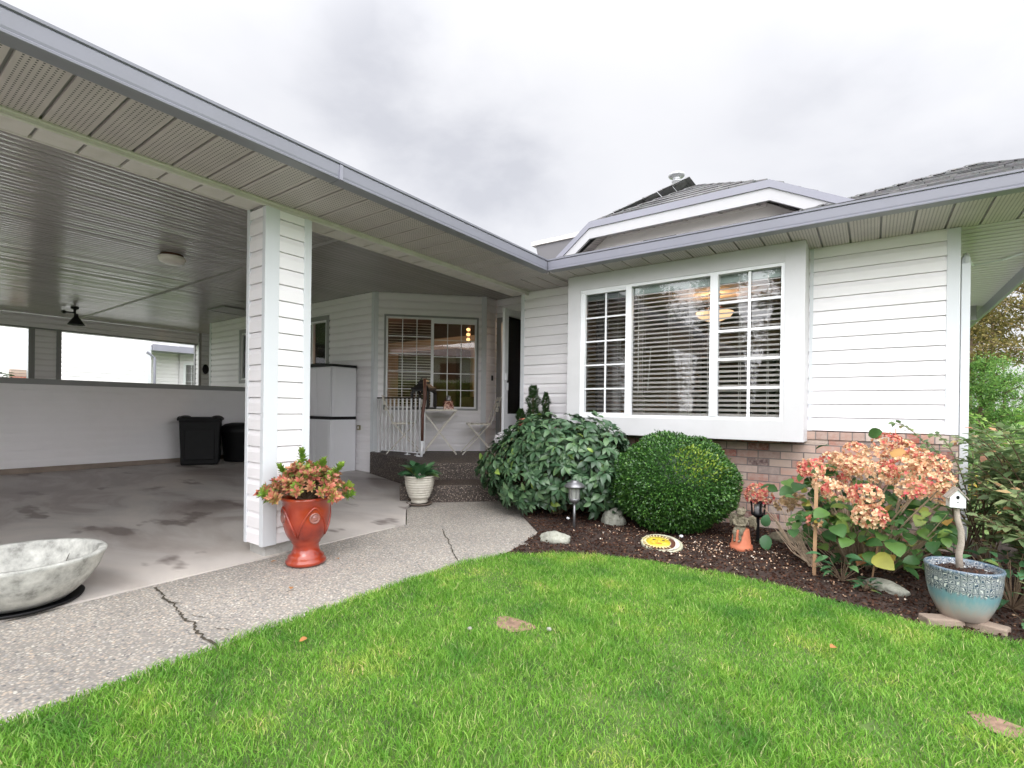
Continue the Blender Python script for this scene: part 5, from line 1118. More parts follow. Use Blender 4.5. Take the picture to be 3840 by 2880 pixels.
# flowers by the door
fe=empty('white_hydrangea',(-3.32,4.50,0),label='white flower cluster beside the steps in front of the door',cat='hydrangea')
head((-3.33,4.47,.72),.085,0,fe,('petal_white',None)); head((-3.25,4.52,.78),.055,0,fe,('petal_white',None))
s=MB(); s.tube([(-3.28,4.55,0),(-3.32,4.5,.66)],.006,6); world_part(s,'stem',M['plant_stem'],fe)
fe=empty('rust_flower',(-3.14,4.62,0),label='single rust red flower head above the broadleaf shrub',cat='flower'); head((-3.15,4.60,.91),.045,.9,fe); s=MB(); s.tube([(-3.1,4.62,0),(-3.15,4.60,.88)],.005,6); world_part(s,'stem',M['plant_stem'],fe)
# ================================================================== solar lamps
sl_=empty('solar_lamp',(-2.13,3.93,.0),label='brushed grey metal solar path lamp in front of the drooping shrub',cat='garden lamp'); sl_.scale=(1.06,1.06,1.09)
s=MB(); s.tube([(0,0,0),(0,0,.22)],.011,12); loc_part(s,'pole',M['solar'],sl_,smooth=True)
s=MB(); s.lathe([(0,.205),(.028,.215),(.042,.235),(.047,.25),(.04,.252),(0,.25)],28); loc_part(s,'holder',M['solar'],sl_,smooth=True)
s=MB(); s.lathe([(.040,.25),(.045,.30),(.047,.345),(.0,.345)],20); loc_part(s,'lens',paint('ribbed_lens',(.30,.31,.29),.25,.1,30),sl_)
for k in range(8):
    a=k*PI/4; s=MB(); s.bar((.046*math.cos(a),.046*math.sin(a),.25),(.048*math.cos(a),.048*math.sin(a),.345),.004); loc_part(s,'rib',M['solar'],sl_)
s=MB(); s.lathe([(.086,.345),(.088,.352),(.06,.378),(.035,.388),(.035,.396),(0,.397)],32); s.lathe([(.086,.345),(.0,.343)],32); loc_part(s,'cap',M['solar'],sl_,smooth=True)
s2=empty('solar_lamp',(-.735,4.43,.02),label='black plastic path lamp standing under the single flower head by the brick',cat='garden lamp')
s=MB(); s.tube([(0,0,0),(0,0,.20)],.012,12); loc_part(s,'pole',M['black'],s2)
s=MB(); s.lathe([(0,.19),(.03,.195),(.052,.215),(.052,.225),(0,.225)],24); loc_part(s,'holder',M['black'],s2,smooth=True)
for k in range(4):
    a=k*PI/2+.5; s=MB(); s.bar((.046*math.cos(a),.046*math.sin(a),.22),(.052*math.cos(a),.052*math.sin(a),.31),.012); loc_part(s,'rib',M['black'],s2)
s=MB(); s.lathe([(0,.225),(.03,.225),(.03,.31),(0,.31)],16); loc_part(s,'lens',paint('lamp_lens_grey',(.35,.35,.36),.2,.1,30),s2,smooth=True)
s=MB(); s.lathe([(.065,.31),(.06,.325),(0,.335)],24); loc_part(s,'cap',M['black'],s2,smooth=True)
# ================================================================== cherub on terracotta pot
st=empty('terracotta_base',(-.800,4.13,.0),label='upturned terracotta pot carrying the stone cherub',cat='pot')
s=MB(); s.lathe([(0,.17),(.052,.17),(.056,.165),(.070,.05),(.080,.048),(.083,.0),(.07,0)],32); loc_part(s,'pot',M['terracotta'],st,smooth=True)
def blob_obj(name,parts,mat,loc,rz,vox=.005,parent=None):
    mb=MB()
    for c,r,*rot in parts:
        Mx=None
        if rot: Mx=Matrix.Rotation(rot[0][1],3,rot[0][0])
        mb.ell(c,r,16,12,Mx)
    o=mb.build(name,mat,recalc=False); o.location=loc; o.rotation_euler=(0,0,rz)
    r_=o.modifiers.new('remesh','REMESH'); r_.mode='VOXEL'; r_.voxel_size=vox; r_.use_smooth_shade=True
    s_=o.modifiers.new('smooth','SMOOTH'); s_.factor=.5; s_.iterations=3
    return o
cb_=[((0,0,.165),(.038,.030,.045)),((0,-.004,.130),(.040,.034,.030)),((0,0,.205),(.034,.024,.022)),((0,-.004,.222),(.014,.014,.014)),
 ((.0,-.010,.252),(.031,.030,.034)),((0,-.006,.270),(.034,.032,.024)),((.0,-.041,.248),(.006,.007,.006)),((.014,-.033,.242),(.010,.009,.009)),((-.014,-.033,.242),(.010,.009,.009)),((0,-.036,.230),(.009,.006,.005)),
 ((.031,-.006,.250),(.006,.007,.010)),((-.031,-.006,.250),(.006,.007,.010))]
for k in range(14):
    a=k*2*PI/14; cb_.append(((.028*math.cos(a),-.002+.026*math.sin(a)+.004,.272+.006*math.sin(3*a)),(.011,.011,.011)))
for sx in (-1,1):
    cb_+= [((sx*.040,-.004,.192),(.016,.016,.024)),((sx*.050,-.016,.168),(.013,.014,.022),('Y',sx*.35)),((sx*.040,-.034,.150),(.011,.018,.012)),((sx*.018,-.048,.146),(.014,.010,.010)),
           ((sx*.024,-.030,.108),(.021,.036,.020),('X',.4)),((sx*.026,-.058,.082),(.017,.019,.026)),((sx*.022,-.064,.045),(.012,.012,.032),('Y',sx*-.12)),((sx*.018,-.074,.012),(.010,.019,.009)),
           ((sx*.066,.022,.205),(.022,.009,.040),('Y',sx*.7)),((sx*.088,.026,.180),(.018,.008,.048),('Y',sx*.25)),((sx*.100,.028,.150),(.012,.007,.045),('Y',sx*.05)),((sx*.070,.026,.165),(.020,.008,.04),('Y',sx*.3))]
cb_+= [((0,-.02,.112),(.042,.034,.018))]
ch=blob_obj('cherub_statue',cb_,M['stone'],(-.800,4.125,.075),-.25); ch.scale=(.95,.95,.86); tag(ch,'weathered stone cherub with folded wings seated on the terracotta pot','statue')
# ================================================================== sun and moon plaque
pl=empty('sun_plaque',(-1.31,3.83,.03),math.radians(12),label='round stepping plaque with a painted yellow sun face and pale moon in the mulch',cat='plaque'); pl.rotation_euler=(math.radians(10),math.radians(2),math.radians(20))
s=MB(); s.lathe([(0,-.02),(.150,-.02),(.157,-.005),(.155,.008),(.147,.013),(.140,.009),(0,.009)],48); loc_part(s,'disc',paint('plaque_stone',(.42,.42,.30),.7,.12,18,dirt=(.5,.46,.40),dirt_amt=.6),pl,smooth=True)
s=MB(); 
s.lathe([(0,.0105),(.093,.0105),(.093,.0125),(.06,.016),(0,.018)],40,(-.028,.004,0)); loc_part(s,'sun_face',glaze('sun_yellow',[(.3,(.50,.36,.02)),(.7,(.70,.60,.08))],.4,10,.3),pl,smooth=True)
s=MB()
for k in range(22):
    a=.75+k*(2*PI-1.5)/21; c_=Vector((-.028,.004,0)); u_=Vector((math.cos(a),math.sin(a),0)); v_=Vector((-u_.y,u_.x,0)); w_=.0085
    p=[c_+u_*.090+v_*w_,c_+u_*.090-v_*w_,c_+u_*(.131 if k%2 else .122)]; p=[Vector((q.x,q.y,.0102)) for q in p]
    s.add(p+[q+Vector((0,0,.003)) for q in p],[(0,2,1),(3,4,5),(0,1,4,3),(1,2,5,4),(2,0,3,5)])
loc_part(s,'sun_rays',glaze('ray_cream',[(.3,(.62,.52,.16)),(.7,(.72,.66,.42))],.5,20,.1),pl)
s=MB(); s.lathe([(.094,.0098),(.128,.0098),(.128,.0102),(.094,.0102)],40,(-.024,.004,0)); loc_part(s,'dark_ring',M['brown'],pl)
s=MB(); V=[];m_=16
for i in range(m_+1):
    a=-1.25+2.5*i/m_; V+=[(.132*math.cos(a),.132*math.sin(a),.0125),(.05+.068*math.cos(a)*.75,.118*math.sin(a)*.93,.0145)]
s.add(V,[(2*i,2*i+2,2*i+3,2*i+1) for i in range(m_)]); s.add([(x,y,.009) for x,y,z in V],[(2*i,2*i+1,2*i+3,2*i+2) for i in range(m_)]); loc_part(s,'moon',paint('moon_white',(.66,.60,.52),.6,.1,20),pl)
s=MB()
for ex in (-.058,.012):
    s.ell((ex,.022,.0185),(.012,.008,.003))
loc_part(s,'eyes',M['brown'],pl)
s=MB(); s.ell((-.022,-.038,.0175),(.026,.009,.005)); loc_part(s,'mouth',paint('mouth_orange',(.62,.16,.02),.5,.1,20),pl)
s=MB(); s.ell((-.024,-.005,.0185),(.008,.018,.006)); s.ell((-.066,-.018,.016),(.014,.013,.004)); s.ell((.02,-.02,.016),(.014,.013,.004)); loc_part(s,'nose_and_cheeks',paint('cheek_gold',(.66,.46,.08),.5,.1,20),pl)
# ================================================================== blue pot with birdhouse
def bluepot_mat():
    m,nt,b=new_mat('drip_blue_glaze'); tc=N(nt,'ShaderNodeTexCoord'); sp=N(nt,'ShaderNodeSeparateXYZ'); L(nt,tc,'Object',sp,0)
    mp=N(nt,'ShaderNodeMapping'); mp.inputs['Scale'].default_value=(1,1,.12); L(nt,tc,'Object',mp,0)
    n1=N(nt,'ShaderNodeTexNoise'); n1.inputs['Scale'].default_value=60; n1.inputs['Detail'].default_value=4; L(nt,mp,0,n1,'Vector')
    dz=N(nt,'ShaderNodeMath',operation='MULTIPLY_ADD'); L(nt,n1,'Fac',dz,0); dz.inputs[1].default_value=.07; L(nt,sp,'Z',dz,2)
    r=ramp(nt,[(0,(.42,.34,.30)),(.16,(.42,.37,.33)),(.30,(.34,.40,.40)),(.45,(.18,.33,.37)),(.62,(.16,.30,.36)),(.72,(.27,.40,.47)),(.9,(.07,.13,.19)),(1,(.05,.09,.13))])
    mr=N(nt,'ShaderNodeMapRange'); mr.inputs['From Min'].default_value=.03; mr.inputs['From Max'].default_value=.335; L(nt,dz,0,mr,'Value'); L(nt,mr,0,r,'Fac')
    # scalloped relief pattern on the upper band
    an=N(nt,'ShaderNodeMath',operation='ARCTAN2'); L(nt,sp,'Y',an,0); L(nt,sp,'X',an,1)
    cb2=N(nt,'ShaderNodeCombineXYZ'); mu=N(nt,'ShaderNodeMath',operation='MULTIPLY'); mu.inputs[1].default_value=6.5; L(nt,an,0,mu,0); L(nt,mu,0,cb2,0); m3=N(nt,'ShaderNodeMath',operation='MULTIPLY'); m3.inputs[1].default_value=38; L(nt,sp,'Z',m3,0); L(nt,m3,0,cb2,1)
    vo=N(nt,'ShaderNodeTexVoronoi',feature='DISTANCE_TO_EDGE'); vo.inputs['Scale'].default_value=1.0; vo.inputs['Randomness'].default_value=.45; L(nt,cb2,0,vo,'Vector')
    wv=N(nt,'ShaderNodeMath',operation='SINE'); q=N(nt,'ShaderNodeMath',operation='MULTIPLY'); q.inputs[1].default_value=42; L(nt,vo,'Distance',q,0); L(nt,q,0,wv,0)
    st_=ramp(nt,[(.30,(.66,.66,.62)),(.48,(.03,.045,.08))]); ad=N(nt,'ShaderNodeMath',operation='MULTIPLY_ADD'); ad.inputs[1].default_value=.5; ad.inputs[2].default_value=.5; L(nt,wv,0,ad,0); L(nt,ad,0,st_,'Fac')
    bz=ramp(nt,[(.50,(0,0,0)),(.56,(.85,)*3),(.88,(.85,)*3),(.93,(0.15,)*3)]); L(nt,mr,0,bz,'Fac')
    mx=N(nt,'ShaderNodeMix',data_type='RGBA'); L(nt,bz,'Color',mx,0); L(nt,r,'Color',mx,6); L(nt,st_,'Color',mx,7); L(nt,mx,2,b,'Base Color')
    b.inputs['Roughness'].default_value=.3; b.inputs['Coat Weight'].default_value=.3; b.inputs['Specular IOR Level'].default_value=.6
    bp=N(nt,'ShaderNodeBump'); bp.inputs['Strength'].default_value=.5; bp.inputs['Distance'].default_value=.004; ms=N(nt,'ShaderNodeMath',operation='MULTIPLY'); L(nt,ad,0,ms,0); L(nt,bz,'Color',ms,1); L(nt,ms,0,bp,'Height'); L(nt,bp,'Normal',b,'Normal'); return m
bp_=empty('blue_pot',(.385,3.42,.045),label='large blue glazed pot with scalloped band and drip glaze on two bricks',cat='plant pot'); bp_.location=(.385,3.42,.03); bp_.scale=(.76,.76,.94)
s=MB(); s.lathe([(0,0),(.115,0),(.125,.006),(.150,.05),(.175,.10),(.192,.16),(.198,.20),(.200,.245),(.205,.262),(.208,.272),(.204,.28),(.190,.279),(.184,.268),(.18,.24),(0,.235)],64); loc_part(s,'body',bluepot_mat(),bp_,smooth=True)
s=MB(); 
V=[(0,0,.244)];F=[]
for i,rr in enumerate((.06,.12,.182)):
    for k in range(28): a=2*PI*k/28; V.append((rr*math.cos(a),rr*math.sin(a),.243+.012*fbm(rr*math.cos(a),rr*math.sin(a),1,25,2)))
F=[(0,1+k,1+(k+1)%28) for k in range(28)]+[(1+i*28+k,1+i*28+(k+1)%28,1+(i+1)*28+(k+1)%28,1+(i+1)*28+k) for i in range(2) for k in range(28)]
s.add(V,F); loc_part(s,'soil',M['soil'],bp_)
n=500; a=rng.uniform(0,2*PI,n); rr=.175*np.sqrt(rng.random(n)); D=rdir(n); D[:,2]*=.4; scatter('mulch_chips','small',np.stack([rr*np.cos(a),rr*np.sin(a),np.full(n,.252)],1),frames(D),rng.uniform(.008,.02,n),M['chips'],bp_,False)
for (x,y,rz,lab) in ((.295,3.335,.5,'worn brick under the left side of the blue pot'),(.465,3.375,-.35,'worn brick under the right side of the blue pot')):
    s=MB(); s.box(-.085,.085,-.04,.04,-.02,.036); o=s.build('loose_brick',paint('worn_brick',(.30,.23,.18),.9,.2,14,bump=.4) if x<.3 else bpy.data.materials['worn_brick'],bevel=.008); o.location=(x,y,.0); o.rotation_euler=(0,0,rz); tag(o,lab,'brick')
bh=empty('birdhouse',(.365,3.45,.27),label='small white birdhouse with grey roof on a crooked driftwood post',cat='birdhouse'); bh.scale=(.74,.8,1.0)
s=MB(); s.tube([(.012,-.01,0),(.008,0,.07),(.020,.0,.13),(.018,0,.19),(-.002,0,.25),(-.008,0,.315)],[.021,.020,.019,.0185,.017,.016],12); loc_part(s,'post',M['wood_post'],bh,smooth=True)
R_=Matrix.Translation((-.012,0,.312))@Matrix.Rotation(math.radians(8),4,'Z')
s=MB(); pr2=[(-.043,0),(.043,0),(.043,.052),(0,.092),(-.043,.052)]; V=[(x,-.045,z) for x,z in pr2]+[(x,.045,z) for x,z in pr2]; s.add([R_@Vector(v) for v in V],[(0,1,2,3,4),(9,8,7,6,5)]+[(i,i+5,(i+1)%5+5,(i+1)%5) for i in range(5)]); loc_part(s,'box',M['white'],bh)
for sx in (-1,1):
    s=MB(); V=[(0,-.055,.094),(sx*.058,-.055,.040),(sx*.058,.055,.040),(0,.055,.094)]; V+=[(x,y,z+.007) for x,y,z in V]; s.add([R_@Vector(v) for v in V],[(0,1,2,3),(4,7,6,5),(0,4,5,1),(1,5,6,2),(2,6,7,3),(3,7,4,0)]); loc_part(s,'roof',M['wood_post'],bh)
s=MB(); s.lathe([(0,0),(.0095,0),(.0095,.001),(0,.001)],20); Q=R_@Matrix.Translation((0,-.0455,.052))@Matrix.Rotation(PI/2,4,'X'); s.v=[tuple(Q@Vector(v)) for v in s.v]; loc_part(s,'entrance_hole',M['black'],bh)
s=MB(); hp_=[(0,-.006),(.0055,.001),(.003,.0045),(0,.0025),(-.003,.0045),(-.0055,.001)]; V=[(x,-.046,.027+z) for x,z in hp_]+[(x,-.045,.027+z) for x,z in hp_]; s.add([R_@Vector(v) for v in V],[(0,1,2,3,4,5),(11,10,9,8,7,6)]+[(i,i+6,(i+1)%6+6,(i+1)%6) for i in range(6)]); loc_part(s,'heart',M['solar'],bh)
# ================================================================== right hand shrubs
M['leaf_mid']=leafmat('mid_green_leaf',[(0,(.10,.17,.07)),(.4,(.18,.27,.12)),(.75,(.27,.36,.17)),(.93,(.38,.44,.20)),(1,(.66,.30,.18))],.45,.38,8)
M['leaf_bright']=leafmat('bright_green_leaf',[(0,(.12,.26,.04)),(.5,(.21,.42,.07)),(1,(.38,.55,.13))],.45,.42,6)
def arching(name,loc,n,reach,top,size,mat,label,lean=(0,0),kind='small',step=.03,spread=(0,2*PI)):
    """many arching stems with alternate leaves"""
    e=empty(name,loc,label=label,cat='shrub'); sm=MB(); P_=[];D_=[];N_=[];S_=[]
    for i in range(n):
        a=random.uniform(*spread); r_=reach*random.uniform(.25,1); h=top*random.uniform(.35,1.0); x1=r_*math.cos(a)+lean[0]*h; y1=r_*math.sin(a)+lean[1]*h
        p0=Vector((random.uniform(-.1,.1),random.uniform(-.1,.1),0)); p1=Vector((x1*.4,y1*.4,h*.9)); p2=Vector((x1,y1,h*(1-.25*random.random())))
        pts=[p0*(1-t)**2+p1*2*t*(1-t)+p2*t*t for t in np.linspace(0,1,9)]; sm.tube(pts,[.006-.0005*k for k in range(9)],5,cap=False)
        Ln=sum((pts[k+1]-pts[k]).length for k in range(8)); m_=int(Ln/step)
        for k in range(m_):
            t=.22+.78*k/m_; q=p0*(1-t)**2+p1*2*t*(1-t)+p2*t*t; tg=((p1-p0)*(1-t)+(p2-p1)*t).normalized(); sd_=Vector((-tg.y,tg.x,0)).normalized()*(1 if k%2 else -1)
            d=(sd_+tg*.5+Vector((random.gauss(0,.25),random.gauss(0,.25),random.gauss(-.1,.3)))).normalized(); P_.append(tuple(q+d*.006));D_.append(tuple(d));N_.append((random.gauss(0,.25),random.gauss(0,.25),1));S_.append(size*random.uniform(.6,1.2))
    P_=np.array(P_);scatter('foliage',kind,P_,frames(np.array(D_),rng.normal(0,.3,len(P_)),np.array(N_)),np.array(S_),mat,e); loc_part(sm,'stems',M['plant_stem'],e); return e
arching('arching_shrub',(.86,4.35,0),120,.46,1.10,.065,M['leaf_mid'],'tall arching leafy shrub spilling over the right house corner',lean=(-.06,0))
arching('arching_shrub',(.80,3.95,0),80,.36,.80,.07,M['leaf_mid'],'lower leafy shrub just behind the blue pot at the right edge')
arching('arching_shrub',(1.0,5.2,0),90,.55,1.15,.06,M['leaf_bright'],'bright green shrub beyond the right house corner')
arching('arching_shrub',(.62,4.75,0),26,.42,1.06,.065,M['leaf_mid'],'sparse sprigs crossing the corner board of the house',lean=(-.12,-.02))
low_plant((.62,3.75,.02),60,.09,M['leaf_hosta'],'big','broad green leaves behind the rim of the blue pot',.30,.22)
low_plant((.72,3.32,.0),44,.05,M['leaf_mid'],'small','small leafy clump right of the blue pot at the picture edge',.30,.13)
s=MB(); s.tube([(.70,3.50,0),(.685,3.52,.2),(.70,3.55,.45),(.74,3.6,.8)],[.016,.014,.012,.008],8); tag(s.build('bare_stem',M['plant_stem'],smooth=True),'thin brown woody stem at the right edge behind the blue pot','stem')
# hedge mass and trees beyond
def tree(name,loc,h,crown,nleaf,lsize,mat,label,trunk_r=.12,sparse=1.0,group=None,kind='small',bare=.35,core=False):
    e=empty(name,loc,label=label,cat='tree',group=group); sm=MB(); tips=[]
    sm.tube([(0,0,-.1),(.03*h*.1,0,h*.3),(random.uniform(-.1,.1),random.uniform(-.1,.1),h*.65),(0,0,h*.97)],[trunk_r,trunk_r*.8,trunk_r*.45,trunk_r*.1],8)
    for i in range(46):
        t=random.uniform(bare,.97); z=h*t; a=random.uniform(0,2*PI); w=crown*(1-((t-bare)/(1-bare))**1.6*.8)*random.uniform(.5,1.05); p=Vector((w*math.cos(a),w*math.sin(a),z+w*random.uniform(-.1,.5)))
        sm.tube([(0,0,z*.96),tuple(p*.5+Vector((0,0,z*.5-.02*h))),tuple(p)],[trunk_r*.25,trunk_r*.13,.008],5,cap=False)
        for k in range(3): tips.append((p*(1-.28*k)+Vector((0,0,z*.28*k)),.28*crown*(1-.2*k)))
    loc_part(sm,'trunk',M['plant_stem'],e); P_=[]
    per=nleaf//len(tips)
    for p,r_ in tips: P_.append(np.array(p)+rng.normal(0,.45,(per,3))*r_*np.array([1,1,.7]))
    if core: cm=MB(); cm.lathe([(0,h*.04),(crown*.62,h*.06),(crown*.5,h*.4),(crown*.28,h*.75),(0,h*.96)],14); loc_part(cm,'inner_crown',mat,e)
    P_=cat_(P_); n=len(P_); D=rdir(n); scatter('crown',kind,P_,frames(D,rng.normal(0,1,n)),rng.uniform(.6,1.3,n)*lsize,mat,e); return e
M['leaf_olive']=leafmat('olive_autumn_leaf',[(0,(.08,.075,.02)),(.4,(.15,.13,.035)),(.8,(.24,.19,.06)),(1,(.32,.22,.09))],.7,.3,2)
M['leaf_fir']=leafmat('fir_green',[(0,(.07,.17,.04)),(.5,(.14,.30,.06)),(1,(.26,.42,.10))],.6,.25,3)
G_='tall olive brown trees beyond the garden'
tree('tree',(3.1,27,-.1),6.9,1.7,7000,.11,M['leaf_olive'],'tall olive brown tree, nearest the eave line beyond the garden',.16,group=G_)
tree('tree',(5.0,26,-.1),7.8,2.0,8000,.11,M['leaf_olive'],'tallest olive brown tree at the right picture edge',.18,group=G_)
tree('tree',(1.9,22,-.1),5.0,1.2,1700,.10,M['leaf_olive'],'sparse twiggy brown tree just right of the house corner',.09,group=G_)
tree('tree',(4.2,30,-.1),6.6,1.8,5000,.12,M['leaf_olive'],'olive tree filling the gap between the taller two',.15,group=G_)
for (x,y,h,c,m_,lab) in ((1.25,9.5,1.95,.75,'leaf_fir','rounded dark green conifer just right of the corner downspout'),(2.2,9.6,1.85,.8,'leaf_fir','middle green conifer of the garden screen'),(2.5,8.1,2.3,.75,'leaf_bright','bright yellow green conifer at the right picture edge'),(1.9,12.5,2.2,.9,'leaf_fir','farther green conifer behind the garden screen'),(3.4,11,2.9,1.0,'leaf_bright','tall bright conifer rising at the far right'),(.95,11.5,1.8,.7,'leaf_fir','farthest low conifer behind the corner downspout')):
    tree('conifer',(x,y,-.08),h,c,9000,.05,M[m_],lab,.05,bare=.05,kind='narrow',group='green conifers screening the garden')
M['petal_yellow']=leafmat('yellow_flower',[(0,(.6,.42,.05)),(1,(.75,.62,.15))],.6,.3)
e=empty('yellow_flowers',(.9,7.2,0),label='small yellow flowers on a low clump seen beside the downspout',cat='flowers'); n=260; P_=np.stack([rng.normal(0,.16,n),rng.normal(0,.16,n),rng.uniform(.15,.42,n)],1); scatter('blooms','petal',P_,frames(rdir(n)),rng.uniform(.03,.05,n),M['petal_yellow'],e)
n=500; P_=np.stack([rng.normal(0,.2,n),rng.normal(0,.2,n),rng.uniform(.0,.38,n)],1); scatter('leaves','small',P_,frames(rdir(n)),rng.uniform(.03,.06,n),M['leaf_mid'],e)
# ================================================================== neighbour seen through the half wall openings
nb=empty('neighbour_house',(-17,4,-.4),label='white sided neighbouring house seen through the openings above the half wall',cat='house')
siding('wall',(-16.9,3.05),(0,1),(1,0),2.6,-.4,3.4,nb,course=.117); siding('wall',(-17.6,5.65),(0,1),(1,0),1.0,-.4,3.2,nb,course=.117)
s=MB(); s.box(-16.92,-16.86,5.58,5.66,-.4,2.72); s.box(-16.93,-16.87,3.04,3.11,-.4,3.4); world_part(s,'corner_board',M['trim'],nb)
s=MB(); s.tube([(-16.84,5.74,-.3),(-16.84,5.74,2.40),(-16.86,5.55,2.55)],.035,8); world_part(s,'downspout',M['gutter'],nb)
s=MB(); s.box(-17.7,-16.75,5.66,8.6,2.62,2.75); s.box(-16.78,-16.70,5.66,8.6,2.60,2.78); world_part(s,'eave',M['gutter'],nb)
s=MB(); s.box(-17.7,-17.6,6.65,8.5,-.4,2.62); world_part(s,'wall',M['siding'],nb)
NO=(-17.55,6.65); mmn=WM(NO,FD,FN)
siding('wall',NO,FD,FN,1.5,-.4,2.62,nb,holes=[(.12,1.25,.9,2.35)],course=.117)
wn=empty('window',(-17.2,7.0,.9)); wn.parent=nb; wn.matrix_parent_inverse=wmat(nb).inverted()
f=frame_mb(mmn,.12,1.25,.9,2.35,.06,-.03,.03); f.box(.66,.72,-.03,.02,.96,2.29,mmn); world_part(f,'frame',M['white'],wn)
f=MB(); [f.box(.18+.16*i,.19+.16*i,-.01,.0,.96,2.29,mmn) for i in (1,2)]; [f.box(.18,.66,-.01,0,.96+.27*i,.97+.27*i,mmn) for i in range(1,5)]; world_part(f,'muntins',M['white'],wn)
f=MB(); f.box(.18,1.19,-.03,-.02,.96,2.29,mmn); world_part(f,'pane',M['screen'],wn); f=MB(); f.box(.1,1.3,-.5,-.4,.8,2.4,mmn); world_part(f,'interior_wall',M['interior_dark'],wn)
f=MB(); f.box(.18,.66,-.08,-.07,.96,2.29,mmn); world_part(f,'blind',M['blind'],wn)
NO2=(-16.9,3.05); d2=(-.7071,-.7071); n2=(.7071,-.7071)
siding('wall',NO2,d2,n2,1.9,-.4,3.4,nb,holes=[(.78,1.12,1.0,2.6)],course=.117)
mmn=WM(NO2,d2,n2); wn=empty('window',(-17.5,2.4,1.0)); wn.parent=nb; wn.matrix_parent_inverse=wmat(nb).inverted(); f=frame_mb(mmn,.78,1.12,1.0,2.6,.06,-.03,.03); world_part(f,'frame',M['white'],wn); f=MB(); f.box(.84,1.06,-.03,-.02,1.06,2.54,mmn); world_part(f,'pane',M['screen'],wn); f=MB(); f.box(.7,1.2,-.4,-.3,.9,2.7,mmn); world_part(f,'interior_wall',M['interior_dark'],wn)
s=MB(); s.box(-16.95,-16.80,2.75,3.03,-.4,1.86); world_part(s,'brick_pier',M['brick'],nb)
s=MB(); s.add([(-16.7,2.3,3.3),(-16.7,5.7,3.3),(-19.5,5.7,4.6),(-19.5,2.3,4.6)],[(0,1,2,3)]); world_part(s,'roof',M['shingle'],nb,recalc=False)
low_plant((-16.3,2.35,1.35),160,.13,M['leaf_yew'],'small','dark potted plant top seen above the half wall at left',.45,.3)
# ================================================================== across the street (seen in the window reflections)
hd=empty('hedge',(7.5,-7.5,0),label='tall clipped green hedge across the lawn, reflected in the windows',cat='hedge')
s=MB(); HM=Matrix.Translation((7.5,-7.5,0))@Matrix.Rotation(math.radians(45),4,'Z'); s.box(-9,9,-.45,.45,-.1,2.35,HM); world_part(s,'inner_twigs',M['leaf_fir'],hd)
n=16000; u_=rng.uniform(-9,9,n); z_=rng.uniform(0,2.45,n); P_=np.array([tuple(HM@Vector((a_,.47+.06*random.random(),b_))) for a_,b_ in zip(u_,z_)]); o=scatter('foliage','small',P_,frames(rdir(n),None),rng.uniform(.08,.14,n),M['leaf_bright'],None); o.parent=hd; o.matrix_parent_inverse=wmat(hd).inverted()
ov=empty('opposite_house',(13,-13,0),label='white two storey house with brown roof beyond the hedge, reflected in the windows',cat='house')
HM=Matrix.Translation((12.5,-12.5,0))@Matrix.Rotation(math.radians(45),4,'Z')
s=MB(); s.box(-2,9,-5,0,-.1,4.6,HM); world_part(s,'wall',M['siding'],ov)
s=MB(); s.box(-9,-2,-5,-1.2,-.1,4.3,HM); world_part(s,'brick_wall',M['brick'],ov)
s=MB(); s.add([HM@Vector(v) for v in ((-9.5,.6,4.4),(9.5,.6,4.4),(9.5,-5.5,4.4),(-9.5,-5.5,4.4),(-6,-2.5,5.4),(6,-2.5,5.4))],[(0,1,5,4),(2,3,4,5),(1,2,5),(3,0,4),(0,3,2,1)]); world_part(s,'roof',M['brown'],ov)
s=MB(); [s.box(-8.9+.22*i,-8.85+.22*i,-.1,-.05,2.5,3.4,HM) for i in range(31)]; s.box(-9,-2,-.12,-.03,3.4,3.47,HM); s.box(-9,-2,-.12,-.03,2.4,2.5,HM); world_part(s,'balcony_railing',M['white'],ov)
for x_ in (.6,3.6,6.4):
    s=MB(); s.box(x_,x_+1.3,.0,.04,2.9,4.0,HM); world_part(s,'window',M['interior_dark'],ov)

for i,(x,h,lab) in enumerate(((-9.5,6.2,'leftmost'),(-7.0,6.8,'second from the left'),(-4.6,7.4,'second from the right'),(-2.4,6.0,'rightmost'))):  # unseen trees added to keep bright sky out of the window reflection
    tree('reflection_conifer',(x,-10+.4*(i%2),-.08),h,1.7,6000,.20,M['leaf_yew'],'unseen dark conifer added to darken the picture window reflection, '+lab,.1,bare=.03,kind='narrow',core=True,group='unseen conifers darkening the window reflection')

M['dead_leaf']=leafmat('dead_leaf',[(0,(.30,.12,.04)),(1,(.42,.20,.07))],.8,.1)
for (x,y,z,lab) in ((-2.72,1.62,.012,'small curled orange leaf lying on the aggregate path'),(-.12,2.62,.035,'small brown leaf lying on the lawn at the right'),(-2.02,1.28,.035,'brown leaf on the lawn near the path crack'),(-3.27,1.80,.008,'dry leaf scrap at the foot of the red urn'),(-2.98,2.12,.008,'dry leaf scraps right of the red urn')):
    o=scatter('fallen_leaf','round',np.zeros((1,3)),frames(rdir(1)*np.array([1,1,.1]),rng.normal(0,.5,1)),.035,M['dead_leaf']); o.location=(x,y,z); tag(o,lab,'leaf')
